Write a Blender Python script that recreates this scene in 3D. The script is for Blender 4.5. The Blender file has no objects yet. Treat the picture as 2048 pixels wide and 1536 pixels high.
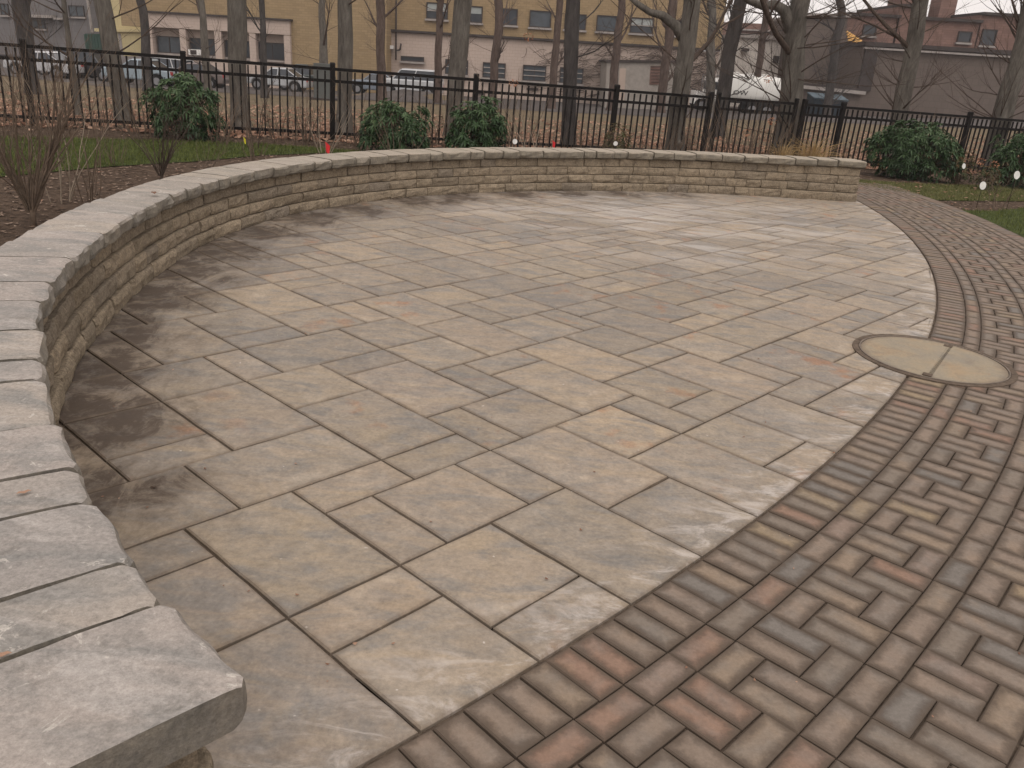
import bpy, math, random
from mathutils import Vector, Matrix, noise as mnoise
R = math.radians
rnd = random.Random(7)
sc = bpy.context.scene
col = sc.collection

# ------------------------------------------------------------------ camera
H = 1.52248; F = 1677.447; PT = 0.373708; RL = 0.0853065
cam_d = bpy.data.cameras.new('camera'); cam = bpy.data.objects.new('camera', cam_d); col.objects.link(cam)
cam.matrix_world = Matrix.Translation((0, 0, H)) @ Matrix.Rotation(math.pi/2-PT, 4, 'X') @ Matrix.Rotation(RL, 4, 'Z')
cam_d.sensor_width = 36; cam_d.lens = F/2048*36; cam_d.clip_start = 0.05; cam_d.clip_end = 600
sc.camera = cam
# ------------------------------------------------------------------ light
w = bpy.data.worlds.new('World'); sc.world = w; w.use_nodes = True
nt = w.node_tree; nt.nodes.clear()
sky = nt.nodes.new('ShaderNodeTexSky'); sky.sky_type = 'NISHITA'; sky.sun_disc = False
sky.sun_elevation = R(58); sky.sun_rotation = R(165); sky.dust_density = 6; sky.air_density = 1.0; sky.ozone_density = 1
hs = nt.nodes.new('ShaderNodeHueSaturation'); hs.inputs['Saturation'].default_value = 0.22
tint = nt.nodes.new('ShaderNodeMixRGB'); tint.blend_type = 'MULTIPLY'; tint.inputs[0].default_value = 1; tint.inputs[2].default_value = (1.0, 0.955, 0.95, 1)
bg = nt.nodes.new('ShaderNodeBackground'); bg.inputs[1].default_value = 0.15
out = nt.nodes.new('ShaderNodeOutputWorld')
nt.links.new(sky.outputs[0], hs.inputs['Color']); nt.links.new(hs.outputs[0], tint.inputs[1]); over = nt.nodes.new('ShaderNodeMixRGB'); over.inputs[0].default_value = 0.8; over.inputs[2].default_value = (6.5, 6.0, 5.75, 1)   # even cloud cover
nt.links.new(tint.outputs[0], over.inputs[1]); nt.links.new(over.outputs[0], bg.inputs[0]); nt.links.new(bg.outputs[0], out.inputs[0])
sun_d = bpy.data.lights.new('sun', 'SUN'); sun = bpy.data.objects.new('sun', sun_d); col.objects.link(sun)
sun_d.energy = 0.8; sun_d.angle = R(60); sun_d.color = (1.0, 0.95, 0.88)
_az = R(165)   # sky rotation 0 = +Y, clockwise towards +X
sdir = Vector((math.sin(_az)*math.cos(R(58)), math.cos(_az)*math.cos(R(58)), math.sin(R(58))))
sun.rotation_euler = sdir.to_track_quat('Z', 'Y').to_euler()
sc.view_settings.view_transform = 'Standard'; sc.view_settings.look = 'None'
sc.view_settings.exposure = 0.22; sc.view_settings.gamma = 1.0

# ------------------------------------------------------------------ geometry helpers
_cp, _sp, _cr, _sr = math.cos(PT), math.sin(PT), math.cos(RL), math.sin(RL)
def ray(px, py):
    x = (px-1024)/F; y = -(py-768)/F
    xr = _cr*x-_sr*y; yr = _sr*x+_cr*y
    return xr, _cp+_sp*yr, -_sp+_cp*yr
def gnd(px, py, z=0.0):
    d = ray(px, py); t = (z-H)/d[2]
    return d[0]*t, d[1]*t
def at(px, py, Y):
    d = ray(px, py); t = Y/d[1]
    return d[0]*t, H+d[2]*t
TH = 2.4127856; OX, OY = 0.5175276, 0.2515074; U = 0.2032
def g2w(X, Y):
    a = (X-OX)*U; b = (-Y-OY)*U
    return math.cos(TH)*a-math.sin(TH)*b, math.sin(TH)*a+math.cos(TH)*b

class MB:
    def __init__(s): s.v = []; s.f = []; s.uv = []; s.sm = []
    def add(s, vs, fs, smooth=False):
        n = len(s.v); s.v += [tuple(v) for v in vs]
        for f in fs: s.f.append(tuple(i+n for i in f)); s.sm.append(smooth)
    def box(s, c, d, m=None, taper=1.0):
        x, y, z = d[0]/2, d[1]/2, d[2]/2; t = taper
        vs = [(-x,-y,-z),(x,-y,-z),(x,y,-z),(-x,y,-z),(-x*t,-y*t,z),(x*t,-y*t,z),(x*t,y*t,z),(-x*t,y*t,z)]
        if m: vs = [m @ Vector(v) for v in vs]
        vs = [(v[0]+c[0], v[1]+c[1], v[2]+c[2]) for v in vs]
        s.add(vs, [(3,2,1,0),(4,5,6,7),(0,1,5,4),(1,2,6,5),(2,3,7,6),(3,0,4,7)])
    def tube(s, pts, rad, n=6, cap=True, rough=0.0):
        pts = [Vector(p) for p in pts]; k = len(pts); base = len(s.v)
        up = Vector((0.13, 0.97, 0.2)) 
        for i, p in enumerate(pts):
            d = (pts[min(i+1, k-1)]-pts[max(i-1, 0)])
            if d.length < 1e-6: d = Vector((0, 0, 1))
            d.normalize(); a = d.cross(up)
            if a.length < .1: a = d.cross(Vector((1, 0, 0)))
            a.normalize(); b = d.cross(a)
            r = rad[i] if hasattr(rad, '__len__') else rad
            for j in range(n):
                an = 2*math.pi*j/n; rr = r*(1+rough*(mnoise.noise(Vector((p.x*2+j*1.7, p.y*2, p.z*2.3)))))
                s.v.append(tuple(p+a*(math.cos(an)*rr)+b*(math.sin(an)*rr)))
        for i in range(k-1):
            for j in range(n):
                s.f.append((base+i*n+j, base+i*n+(j+1) % n, base+(i+1)*n+(j+1) % n, base+(i+1)*n+j)); s.sm.append(n > 4)
        if cap and n > 2:
            s.f.append(tuple(base+(k-1)*n+j for j in range(n))); s.sm.append(False)
            s.f.append(tuple(base+n-1-j for j in range(n))); s.sm.append(False)
    def disc(s, c, r, axis, n=16, th=.01):
        ax = Vector(axis).normalized(); a = ax.orthogonal().normalized(); b = ax.cross(a); c = Vector(c)
        ring = [c+a*(math.cos(2*math.pi*i/n)*r)+b*(math.sin(2*math.pi*i/n)*r) for i in range(n)]
        vs = [p+ax*th/2 for p in ring]+[p-ax*th/2 for p in ring]
        fs = [tuple(range(n)), tuple(2*n-1-i for i in range(n))]+[(i, i+n, (i+1) % n+n, (i+1) % n) for i in range(n)]
        s.add(vs, fs)
    def mesh(s, name):
        me = bpy.data.meshes.new(name); me.from_pydata(s.v, [], s.f)
        me.polygons.foreach_set('use_smooth', s.sm)
        if s.uv:
            l = me.uv_layers.new(name='UVMap'); l.data.foreach_set('uv', [c for p in s.uv for c in p])
        me.update(); return me
    def build(s, name, mat, parent=None):
        me = s.mesh(name); me.materials.append(mat)
        return link(name, me, parent)
def link(name, me, parent=None):
    o = bpy.data.objects.new(name, me); col.objects.link(o)
    if parent: o.parent = parent
    return o
def tag(o, label=None, cat=None, group=None, kind=None):
    if label: o['label'] = label
    if cat: o['category'] = cat
    if group: o['group'] = group
    if kind: o['kind'] = kind
    return o
def empty(name, loc, label=None, cat=None, group=None, rz=0):
    o = bpy.data.objects.new(name, None); o.empty_display_size = .2; col.objects.link(o)
    o.location = loc; o.rotation_euler = (0, 0, rz)
    return tag(o, label, cat, group)

# ------------------------------------------------------------------ materials
class NT:
    def __init__(s, name, rough=.9, spec=.25):
        s.m = bpy.data.materials.new(name); s.m.use_nodes = True; s.n = s.m.node_tree.nodes; s.l = s.m.node_tree.links
        s.b = s.n['Principled BSDF']; s.b.inputs['Roughness'].default_value = rough; s.b.inputs['Specular IOR Level'].default_value = spec
        s.tc = None
    def new(s, t, **kw):
        n = s.n.new(t)
        for k, v in kw.items(): setattr(n, k, v)
        return n
    def co(s, which='Object', scale=(1, 1, 1), rot=(0, 0, 0), shift=False):
        if not s.tc: s.tc = s.new('ShaderNodeTexCoord')
        mp = s.new('ShaderNodeMapping'); mp.inputs['Scale'].default_value = scale; mp.inputs['Rotation'].default_value = rot
        s.l.new(s.tc.outputs[which], mp.inputs['Vector'])
        if shift:
            oi = s.new('ShaderNodeObjectInfo'); ml = s.new('ShaderNodeMath', operation='MULTIPLY'); ml.inputs[1].default_value = 37.0
            s.l.new(oi.outputs['Random'], ml.inputs[0]); s.l.new(ml.outputs[0], mp.inputs['Location'])
        return mp.outputs[0]
    def noise(s, vec, scale, detail=5, rough=.6, dist=0):
        n = s.new('ShaderNodeTexNoise'); n.inputs['Scale'].default_value = scale; n.inputs['Detail'].default_value = detail
        n.inputs['Roughness'].default_value = rough; n.inputs['Distortion'].default_value = dist; s.l.new(vec, n.inputs['Vector']); return n.outputs['Fac']
    def ramp(s, fac, stops, interp='LINEAR'):
        r = s.new('ShaderNodeValToRGB'); r.color_ramp.interpolation = interp; e = r.color_ramp.elements
        while len(e) < len(stops): e.new(.5)
        for i, (p, c) in enumerate(stops):
            e[i].position = p; e[i].color = (c if hasattr(c, '__len__') else (c, c, c))[:3]+(1,) if hasattr(c, '__len__') else (c, c, c, 1)
        s.l.new(fac, r.inputs[0]); return r.outputs[0]
    def mix(s, fac, a, b, mode='MIX'):
        m = s.new('ShaderNodeMixRGB', blend_type=mode)
        for i, x in enumerate((fac, a, b)):
            if hasattr(x, 'is_linked'): s.l.new(x, m.inputs[i])
            elif hasattr(x, '__len__'): m.inputs[i].default_value = tuple(x[:3])+(1,)
            else: m.inputs[i].default_value = x
        return m.outputs[0]
    def math(s, op, a, b=0.0, clamp=False):
        m = s.new('ShaderNodeMath', operation=op, use_clamp=clamp)
        for i, x in enumerate((a, b)):
            if hasattr(x, 'is_linked'): s.l.new(x, m.inputs[i])
            else: m.inputs[i].default_value = x
        return m.outputs[0]
    def vdist(s, vec, c):
        m = s.new('ShaderNodeVectorMath', operation='DISTANCE'); s.l.new(vec, m.inputs[0]); m.inputs[1].default_value = c; return m.outputs['Value']
    def rand(s): return s.new('ShaderNodeObjectInfo').outputs['Random']
    def flat(s, vec):
        m = s.new('ShaderNodeVectorMath', operation='MULTIPLY'); s.l.new(vec, m.inputs[0]); m.inputs[1].default_value = (1, 1, 0); return m.outputs[0]
    def pos(s): return s.new('ShaderNodeNewGeometry').outputs['Position']
    def color(s, c):
        if hasattr(c, 'is_linked'): s.l.new(c, s.b.inputs['Base Color'])
        else: s.b.inputs['Base Color'].default_value = tuple(c[:3])+(1,)
        return s
    def bump(s, h, strength=.4, dist=.01, prev=None):
        b = s.new('ShaderNodeBump'); b.inputs['Strength'].default_value = strength; b.inputs['Distance'].default_value = dist
        s.l.new(h, b.inputs['Height'])
        if prev: s.l.new(prev, b.inputs['Normal'])
        s.l.new(b.outputs[0], s.b.inputs['Normal']); return b.outputs[0]

def simple(name, c, rough=.8, var=.25, scale=6, spec=.2, bump=.2, bd=.01, metal=0):
    t = NT(name, rough, spec); v = t.co('Object', shift=False)
    n = t.noise(v, scale); d = tuple(x*(1-var) for x in c); l = tuple(min(1, x*(1+var)) for x in c)
    t.color(t.ramp(n, [(.3, d), (.7, l)])); t.b.inputs['Metallic'].default_value = metal
    if bump: t.bump(t.noise(v, scale*5), bump, bd)
    return t.m

CC = (-11.2158, 12.8936); R0 = 15.842            # the arc where the slabs meet the bricks
MH = (2.5403, 4.8941); MHR = 0.4627
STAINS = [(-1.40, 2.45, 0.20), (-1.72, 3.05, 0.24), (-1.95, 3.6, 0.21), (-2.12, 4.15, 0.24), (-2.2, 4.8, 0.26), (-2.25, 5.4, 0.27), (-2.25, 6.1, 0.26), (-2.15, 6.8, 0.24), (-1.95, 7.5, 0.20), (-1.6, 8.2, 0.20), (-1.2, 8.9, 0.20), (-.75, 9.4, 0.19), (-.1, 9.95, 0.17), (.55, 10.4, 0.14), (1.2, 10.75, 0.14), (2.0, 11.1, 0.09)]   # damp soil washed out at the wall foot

def mat_slab():
    t = NT('slab', .86, .25); v = t.co('Object', (1, 1, 1), (0, 0, 0), True); vs = t.co('Object', (1.0, 2.3, 1), (0, 0, R(-12)), True)
    wpos = t.flat(t.pos())
    rn = t.rand()
    base = t.ramp(rn, [(0, (.285, .235, .185)), (.3, (.32, .268, .208)), (.55, (.26, .222, .185)), (.8, (.33, .27, .20)), (1, (.245, .217, .188))])
    n1 = t.noise(vs, 3.4, 7, .66, .9)
    c = t.mix(t.ramp(n1, [(.43, 0), (.62, .68)]), base, (.185, .182, .176))
    n2 = t.noise(vs, 2.6, 7, .66, .9)
    c = t.mix(t.ramp(n2, [(.50, 0), (.68, .6)]), c, (.34, .272, .188))
    n4 = t.noise(v, 4.2, 7, .7, .6)
    c = t.mix(t.ramp(n4, [(.52, 0), (.68, .6)]), c, (.37, .318, .255))
    n3 = t.noise(v, 5, 4, .55)
    rr = t.math('MULTIPLY', t.ramp(n3, [(.58, 0), (.70, .6)]), t.ramp(t.math('FRACT', t.math('MULTIPLY', rn, 7.3)), [(.72, 0), (.82, 1)]))
    c = t.mix(rr, c, (.33, .165, .085))
    c = t.mix(1.0, c, t.ramp(t.math('FRACT', t.math('MULTIPLY', rn, 13.7)), [(0, (.80, .80, .81)), (.5, (.94, .93, .92)), (1, (1.04, 1.0, .96))]), 'MULTIPLY')
    fine = t.noise(v, 60, 6, .75)
    c = t.mix(.6, c, t.ramp(fine, [(.3, .32), (.72, .68)]), 'OVERLAY')
    c = t.mix(.45, c, t.ramp(t.noise(v, 17, 6, .7), [(.3, .34), (.7, .66)]), 'OVERLAY')
    # pale haze of mineral salts, strongest along the cut edge and in a band across the far patio
    d = t.math('SUBTRACT', R0, t.vdist(wpos, (CC[0], CC[1], 0)))
    ef = t.math('MULTIPLY', t.ramp(d, [(.0, 1), (.16, .5), (.36, 0)]), t.ramp(t.noise(t.co('Object', (1, 2.2, 1)), 3.4, 8, .72, .8), [(.5, 0), (.58, .6), (.68, 1)]))
    c = t.mix(t.math('MULTIPLY', ef, .8), c, (.56, .51, .47))
    d2 = t.vdist(wpos, (1.6, 9.4, 0))
    ef2 = t.math('MULTIPLY', t.ramp(t.math('DIVIDE', d2, 3.2), [(.25, 1), (1, 0)]), t.ramp(t.noise(t.co('Object', (.6, 2.0, 1), (0, 0, R(15))), 1.6, 7, .6, .6), [(.45, 0), (.68, 1)]))
    c = t.mix(t.math('MULTIPLY', ef2, .75), c, (.50, .46, .425))
    # tiny pale scratches
    sp = t.noise(v, 38, 3, .5); c = t.mix(t.ramp(sp, [(.735, 0), (.77, .6)]), c, (.58, .53, .48))
    # damp soil stain along the foot of the wall
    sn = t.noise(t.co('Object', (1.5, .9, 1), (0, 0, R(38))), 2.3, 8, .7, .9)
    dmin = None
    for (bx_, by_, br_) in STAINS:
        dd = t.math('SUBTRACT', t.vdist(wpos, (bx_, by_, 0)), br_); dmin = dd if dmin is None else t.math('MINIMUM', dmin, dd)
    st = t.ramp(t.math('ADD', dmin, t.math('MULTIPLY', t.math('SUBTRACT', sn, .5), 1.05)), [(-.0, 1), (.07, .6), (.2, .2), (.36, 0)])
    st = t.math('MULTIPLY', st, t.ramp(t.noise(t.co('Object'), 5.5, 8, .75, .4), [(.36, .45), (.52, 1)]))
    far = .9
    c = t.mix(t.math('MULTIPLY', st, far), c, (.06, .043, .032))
    uv = t.new('ShaderNodeUVMap'); sx = t.new('ShaderNodeSeparateXYZ'); t.l.new(uv.outputs[0], sx.inputs[0])
    e = t.math('ADD', sx.outputs[0], t.math('MULTIPLY', t.math('SUBTRACT', t.noise(t.co('Object'), 9, 6, .7), .5), .05))
    c = t.mix(t.ramp(e, [(.0, .6), (.005, .34), (.014, .10), (.024, 0)]), c, (.15, .115, .085))
    t.color(c)
    h1 = t.noise(vs, 5, 8, .65, .5); h2 = t.noise(v, 45, 5, .6)
    b1 = t.bump(h1, .4, .008); t.bump(h2, .3, .002, b1)
    return t.m

def mat_brick():
    t = NT('path_brick_face', .88, .2); v = t.co('Object', (1, 1, 1), (0, 0, 0), True)
    rn = t.new('ShaderNodeAttribute'); rn.attribute_name = 'tone'; rn = rn.outputs['Fac']
    base = t.ramp(rn, [(0, (.205, .158, .125)), (.18, (.225, .172, .135)), (.36, (.178, .148, .122)), (.50, (.235, .178, .13)), (.64, (.21, .162, .13)), (.76, (.15, .14, .13)), (.82, (.24, .145, .105)), (.92, (.225, .165, .135)), (.96, (.27, .205, .13))], 'CONSTANT')
    n1 = t.noise(v, 7, 4, .6, .3)
    c = t.mix(t.ramp(n1, [(.45, 0), (.68, .6)]), base, (.15, .14, .13))
    n2 = t.noise(v, 5, 4, .6, .3)
    c = t.mix(t.ramp(n2, [(.56, 0), (.75, .5)]), c, (.29, .20, .13))
    c = t.mix(.6, c, t.ramp(t.noise(v, 90, 6, .8), [(.3, .3), (.7, .7)]), 'OVERLAY')
    c = t.mix(1.0, c, (.90, .90, .895), 'MULTIPLY')
    # jointing sand left smeared on the edges of each brick
    uv = t.new('ShaderNodeUVMap'); sx = t.new('ShaderNodeSeparateXYZ'); t.l.new(uv.outputs[0], sx.inputs[0])
    ex = t.math('MINIMUM', sx.outputs[0], sx.outputs[1])
    nz = t.noise(t.co('Object'), 16, 7, .75)
    e = t.math('ADD', ex, t.math('MULTIPLY', t.math('SUBTRACT', nz, .5), .06))
    c = t.mix(t.ramp(e, [(.012, 0), (.034, .22)]), c, (.28, .225, .175))
    c = t.mix(t.ramp(e, [(.0, .95), (.010, .8), (.022, .38), (.034, 0)]), c, (.092, .070, .053))
    t.color(c)
    b1 = t.bump(t.noise(v, 18, 6, .6), .4, .006); t.bump(t.noise(v, 140, 4, .6), .35, .0015, b1)
    return t.m

def mat_block(name, a, b, dark):
    t = NT(name, .93, .15); v = t.co('Object', (1, 1, 1), (0, 0, 0), True); rn = t.rand()
    c = t.ramp(rn, [(0, a), (.3, b), (.55, tuple(x*1.12 for x in a)), (.86, tuple(x*.78 for x in a)), (1, (.215, .18, .14))])
    n = t.noise(v, 14, 6, .7); c = t.mix(t.ramp(n, [(.48, 0), (.68, .7)]), c, dark)
    c = t.mix(.85, c, t.ramp(t.noise(v, 70, 7, .85), [(.34, .2), (.66, .8)]), 'OVERLAY')
    t.color(c)
    b1 = t.bump(t.noise(v, 24, 8, .7), 1.0, .02); t.bump(t.noise(v, 120, 5, .7), .7, .004, b1)
    return t.m

def mat_cap():
    t = NT('cap_face', .9, .2); v = t.co('Object', (1, 1, 1), (0, 0, 0), True); vs = t.co('Object', (1, 2.6, 1), (0, 0, R(-30)), True); rn = t.rand()
    c = t.ramp(rn, [(0, (.33, .29, .26)), (.4, (.35, .31, .278)), (.7, (.285, .26, .238)), (1, (.36, .315, .27))])
    c = t.mix(t.ramp(t.noise(vs, 3.2, 6, .6, .5), [(.44, 0), (.64, .75)]), c, (.205, .20, .188))
    c = t.mix(t.ramp(t.noise(vs, 3.0, 8, .7, .9), [(.53, 0), (.66, .6)]), c, (.42, .385, .355))
    c = t.mix(t.ramp(t.noise(v, 9, 6, .7, 1.6), [(.62, 0), (.655, .7)]), c, (.52, .48, .43))
    c = t.mix(t.ramp(t.noise(v, 6, 8, .75, .5), [(.56, 0), (.66, .5)]), c, (.17, .155, .135))
    yel = t.math('DIVIDE', t.new('ShaderNodeSeparateXYZ').outputs[1], 1)  # placeholder, replaced below
    sp = t.new('ShaderNodeSeparateXYZ'); t.l.new(t.pos(), sp.inputs[0])
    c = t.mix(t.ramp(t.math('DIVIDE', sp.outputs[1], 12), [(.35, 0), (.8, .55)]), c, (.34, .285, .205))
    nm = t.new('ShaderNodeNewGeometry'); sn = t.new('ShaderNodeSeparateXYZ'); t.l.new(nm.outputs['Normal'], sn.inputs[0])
    side = t.ramp(sn.outputs[2], [(.35, 1), (.8, 0)])  # shade on the upright faces put into the colour, darker than the tops
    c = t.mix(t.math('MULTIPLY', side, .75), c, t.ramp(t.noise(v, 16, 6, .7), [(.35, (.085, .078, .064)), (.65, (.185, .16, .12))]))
    c = t.mix(.75, c, t.ramp(t.noise(v, 75, 7, .85), [(.32, .28), (.68, .72)]), 'OVERLAY')
    t.color(c)
    b1 = t.bump(t.noise(v, 15, 9, .72), .7, .014); t.bump(t.noise(v, 110, 5, .7), .5, .003, b1)
    return t.m

M = {}
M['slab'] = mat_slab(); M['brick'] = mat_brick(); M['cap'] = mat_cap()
M['block'] = mat_block('block_face', (.275, .222, .158), (.23, .188, .138), (.115, .09, .065))
M['sand'] = simple('joint_sand', (.11, .084, .064), .95, .35, 30, .1, .5, .004)
M['mulch'] = simple('mulch', (.09, .062, .044), .95, .5, 14, .1, .9, .03)
M['chip'] = simple('mulch_chip', (.12, .085, .062), .9, .55, 9, .1, .2)
M['lawn'] = simple('lawn_soil', (.045, .058, .016), .95, .35, 5, .1, .6, .02)
M['twig'] = simple('twig_bark', (.125, .092, .068), .9, .3, 20, .1, .2)
M['twig_dark'] = simple('twig_dark', (.075, .056, .045), .9, .3, 20, .1, .2)
M['twig_pale'] = simple('twig_pale', (.27, .22, .17), .9, .25, 20, .1, .2)
M['straw'] = simple('straw', (.36, .25, .12), .9, .3, 8, .1, 0)
M['black'] = simple('black_powder_coat', (.007, .0055, .005), .6, .3, 4, .15, 0)
M['asphalt'] = simple('asphalt', (.088, .077, .072), .95, .25, 1.2, .1, .3)
M['concrete'] = simple('pale_concrete', (.30, .27, .24), .9, .15, 3, .1, .2)

def leafmat(name, a, b, c3=None, rough=.5, spec=.35):
    t = NT(name, rough, spec); at_ = t.new('ShaderNodeAttribute'); at_.attribute_name = 'tone'
    st = [(0, a), (1, b)] if not c3 else [(0, a), (.5, b), (1, c3)]
    t.color(t.ramp(at_.outputs['Fac'], st)); return t.m
M['grass'] = leafmat('grass_blade', (.045, .062, .014), (.12, .135, .035), None, .7, .2)
M['grass_pale'] = leafmat('grass_pale', (.075, .085, .025), (.19, .18, .075), None, .7, .2)
M['rhodo'] = leafmat('rhododendron_leaf', (.016, .034, .014), (.042, .082, .030), (.088, .135, .06), .5, .3)
M['rhodo_red'] = leafmat('bronze_leaf', (.03, .05, .02), (.085, .085, .035), (.17, .075, .04), .6, .3)
M['chip'] = leafmat('mulch_chip', (.05, .033, .024), (.13, .09, .065), (.27, .20, .155), .9, .1)
M['leaf'] = leafmat('dead_leaf', (.12, .06, .038), (.24, .13, .085), (.38, .25, .175), .8, .2)
M['hydra'] = leafmat('dried_flower', (.22, .09, .045), (.36, .16, .09), (.45, .25, .16), .8, .2)

def bark(name, c, c2):
    t = NT(name, .92, .12); v = t.co('Object', (3, 3, .8)); n = t.noise(v, 2.2, 8, .7, .3)
    cc = t.ramp(n, [(.32, tuple(x*.55 for x in c)), (.5, c), (.68, c2)])
    cc = t.mix(.55, cc, t.ramp(t.noise(t.co('Object', (7, 7, 1.1)), 5, 8, .75), [(.35, .25), (.65, .72)]), 'OVERLAY')
    t.color(cc); t.bump(t.noise(t.co('Object', (6, 6, 1.0)), 5, 8, .7), 1.0, .03); return t.m
M['bark'] = bark('grey_bark', (.118, .105, .09), (.165, .15, .13))
M['bark_dark'] = bark('dark_bark', (.062, .055, .052), (.09, .082, .076))
M['bark_red'] = bark('brown_bark', (.095, .068, .056), (.135, .10, .085))

def mat_dry():
    t = NT('dry_lawn', .95, .1); p = t.co('Object')
    n = t.noise(p, .5, 8, .65); c = t.ramp(n, [(.3, (.10, .082, .048)), (.5, (.135, .105, .066)), (.7, (.16, .115, .078))])
    c = t.mix(.6, c, t.ramp(t.noise(p, 9, 6, .8), [(.3, .3), (.7, .7)]), 'OVERLAY')
    c = t.mix(t.ramp(t.noise(p, 4.5, 6, .7), [(.58, 0), (.66, .6)]), c, (.26, .15, .095))
    t.color(c); t.bump(t.noise(p, 12, 5), .6, .03); return t.m
M['dry'] = mat_dry()
def mat_facade(name, c, course, var=.1, stain=.3):
    t = NT(name, .92, .12); p = t.co('Object')
    br = t.new('ShaderNodeTexBrick'); br.inputs['Scale'].default_value = 1.0; br.inputs['Brick Width'].default_value = .42; br.inputs['Row Height'].default_value = course
    br.inputs['Mortar Size'].default_value = .012; br.inputs['Color1'].default_value = tuple(x*(1-var) for x in c)+(1,); br.inputs['Color2'].default_value = tuple(x*(1+var) for x in c)+(1,)
    br.inputs['Mortar'].default_value = tuple(x*.82 for x in c)+(1,)
    sw = t.new('ShaderNodeSeparateXYZ'); t.l.new(p, sw.inputs[0]); cb = t.new('ShaderNodeCombineXYZ'); t.l.new(sw.outputs[0], cb.inputs[0]); t.l.new(sw.outputs[2], cb.inputs[1])
    t.l.new(cb.outputs[0], br.inputs['Vector'])
    n = t.noise(t.co('Object', (.3, 1, .12)), 1.2, 6, .6)
    cc = t.mix(t.ramp(n, [(.4, 0), (.75, stain)]), br.outputs['Color'], tuple(x*.6 for x in c)); t.color(cc); return t.m
M['tan'] = mat_facade('tan_brick', (.30, .218, .125), .16)
M['yellow'] = mat_facade('cream_wall', (.58, .49, .28), .6, .03, .15)
M['pink'] = mat_facade('painted_block', (.46, .37, .315), .22, .03, .18)
M['pinkdark'] = simple('bay_panel', (.42, .335, .28), .9, .08, 1, .1, 0)
M['redbrick'] = mat_facade('red_brick', (.20, .122, .10), .16, .14)
M['taupe'] = mat_facade('taupe_block', (.13, .104, .090), .4, .05)
M['white_wall'] = mat_facade('white_wall', (.62, .57, .52), .5, .03, .15)
M['shed'] = mat_facade('grey_shed', (.16, .15, .15), .5, .08)
M['trim'] = simple('dark_trim', (.055, .045, .042), .8, .2, 3, .1, 0)
M['trim_pale'] = simple('pale_trim', (.30, .27, .25), .8, .15, 3, .1, 0)
M['teal'] = simple('teal_container', (.035, .07, .055), .7, .2, 1, .2, 0)
def glassm(name, c, rough=.12):
    t = NT(name, rough, .5); v = t.co('Object'); n = t.noise(v, .9, 3)
    t.color(t.ramp(n, [(.35, tuple(x*.6 for x in c)), (.65, c)])); return t.m
M['glass'] = glassm('window_glass', (.035, .042, .052)); M['glass_blue'] = glassm('window_glass_blue', (.07, .085, .10)); M['blind'] = simple('window_blind', (.30, .32, .31), .8, .1, 2, .2, 0)
M['white'] = simple('white_paint', (.70, .68, .65), .45, .05, 1, .4, 0)
M['tank'] = simple('tank_white', (.72, .71, .67), .4, .08, .8, .4, 0)
M['rubber'] = simple('rubber', (.012, .012, .012), .85, .2, 4, .2, 0)
M['chrome'] = simple('rim_metal', (.25, .25, .26), .4, .1, 4, .5, 0, metal=.6)
M['red_lamp'] = simple('red_lamp', (.35, .03, .03), .3, .1, 4, .5, 0)
def paint(name, c):
    t = NT(name, .3, .5); t.color(t.ramp(t.noise(t.co('Object'), 1.5, 3), [(.3, tuple(x*.85 for x in c)), (.7, c)])); t.b.inputs['Coat Weight'].default_value = .5; return t.m
M['wood_new'] = simple('new_lumber', (.62, .36, .12), .8, .15, 4, .2, 0)
M['tagwhite'] = simple('tag_plastic', (.66, .65, .62), .6, .1, 25, .3, 0)
M['flag_red'] = simple('flag_red', (.62, .03, .035), .7, .15, 9, .3, 0); M['flag_yel'] = simple('flag_yellow', (.62, .56, .03), .7, .15, 9, .3, 0)

# ------------------------------------------------------------------ terrain
def fence_y(x): return 15.15+.33*x
def interp(tab, u):
    if u <= tab[0][0]: a, b = tab[0], tab[1]
    elif u >= tab[-1][0]: a, b = tab[-2], tab[-1]
    else:
        for a, b in zip(tab, tab[1:]):
            if a[0] <= u <= b[0]: break
    t = (u-a[0])/(b[0]-a[0]); t = max(-.35, min(1.35, t)); return a[1]+(b[1]-a[1])*t
def tabat(pxs, Y):
    o = []
    for p in pxs:
        x, z = at(p[0], p[1], Y); o.append((x/Y, z))
    return sorted(o)
YM, YF = 42.0, 62.0
TM = tabat([(68, 158), (171, 171), (547, 191), (855, 207), (1060, 222), (1318, 234), (1665, 246), (1921, 256)], YM)
TF = tabat([(100, 150), (300, 166), (600, 182), (860, 195), (1060, 206), (1214, 215), (1373, 221), (1555, 226), (1848, 236), (2030, 240)], YF)
def terr(x, y):
    u = x/max(y, 8); yf = fence_y(max(-14, min(16, x)))+.8
    zm, zf = interp(TM, u), interp(TF, u)
    if y <= yf: z = -.05
    elif y <= YM:
        t = (y-yf)/(YM-yf); z = -.05+(zm+.05)*(t**1.15)
    elif y <= YF: z = zm+(zf-zm)*(y-YM)/(YF-YM)
    else: z = zf-(y-YF)*.002
    bx, by = at(822, 196, 50)[0], 50       # a low bank hides the foot of the van parked behind it
    z += .55*math.exp(-((x-bx)/2.2)**2-((y-by)/1.6)**2)
    return z
def hit(px, py, y0=12, y1=140):
    d = ray(px, py); y = y0
    while y < y1:
        x = d[0]*y/d[1]; z = H+d[2]*y/d[1]
        if z <= terr(x, y): return (x, y, terr(x, y))
        y += .1
    return (d[0]*y1/d[1], y1, terr(d[0]*y1/d[1], y1))

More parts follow.
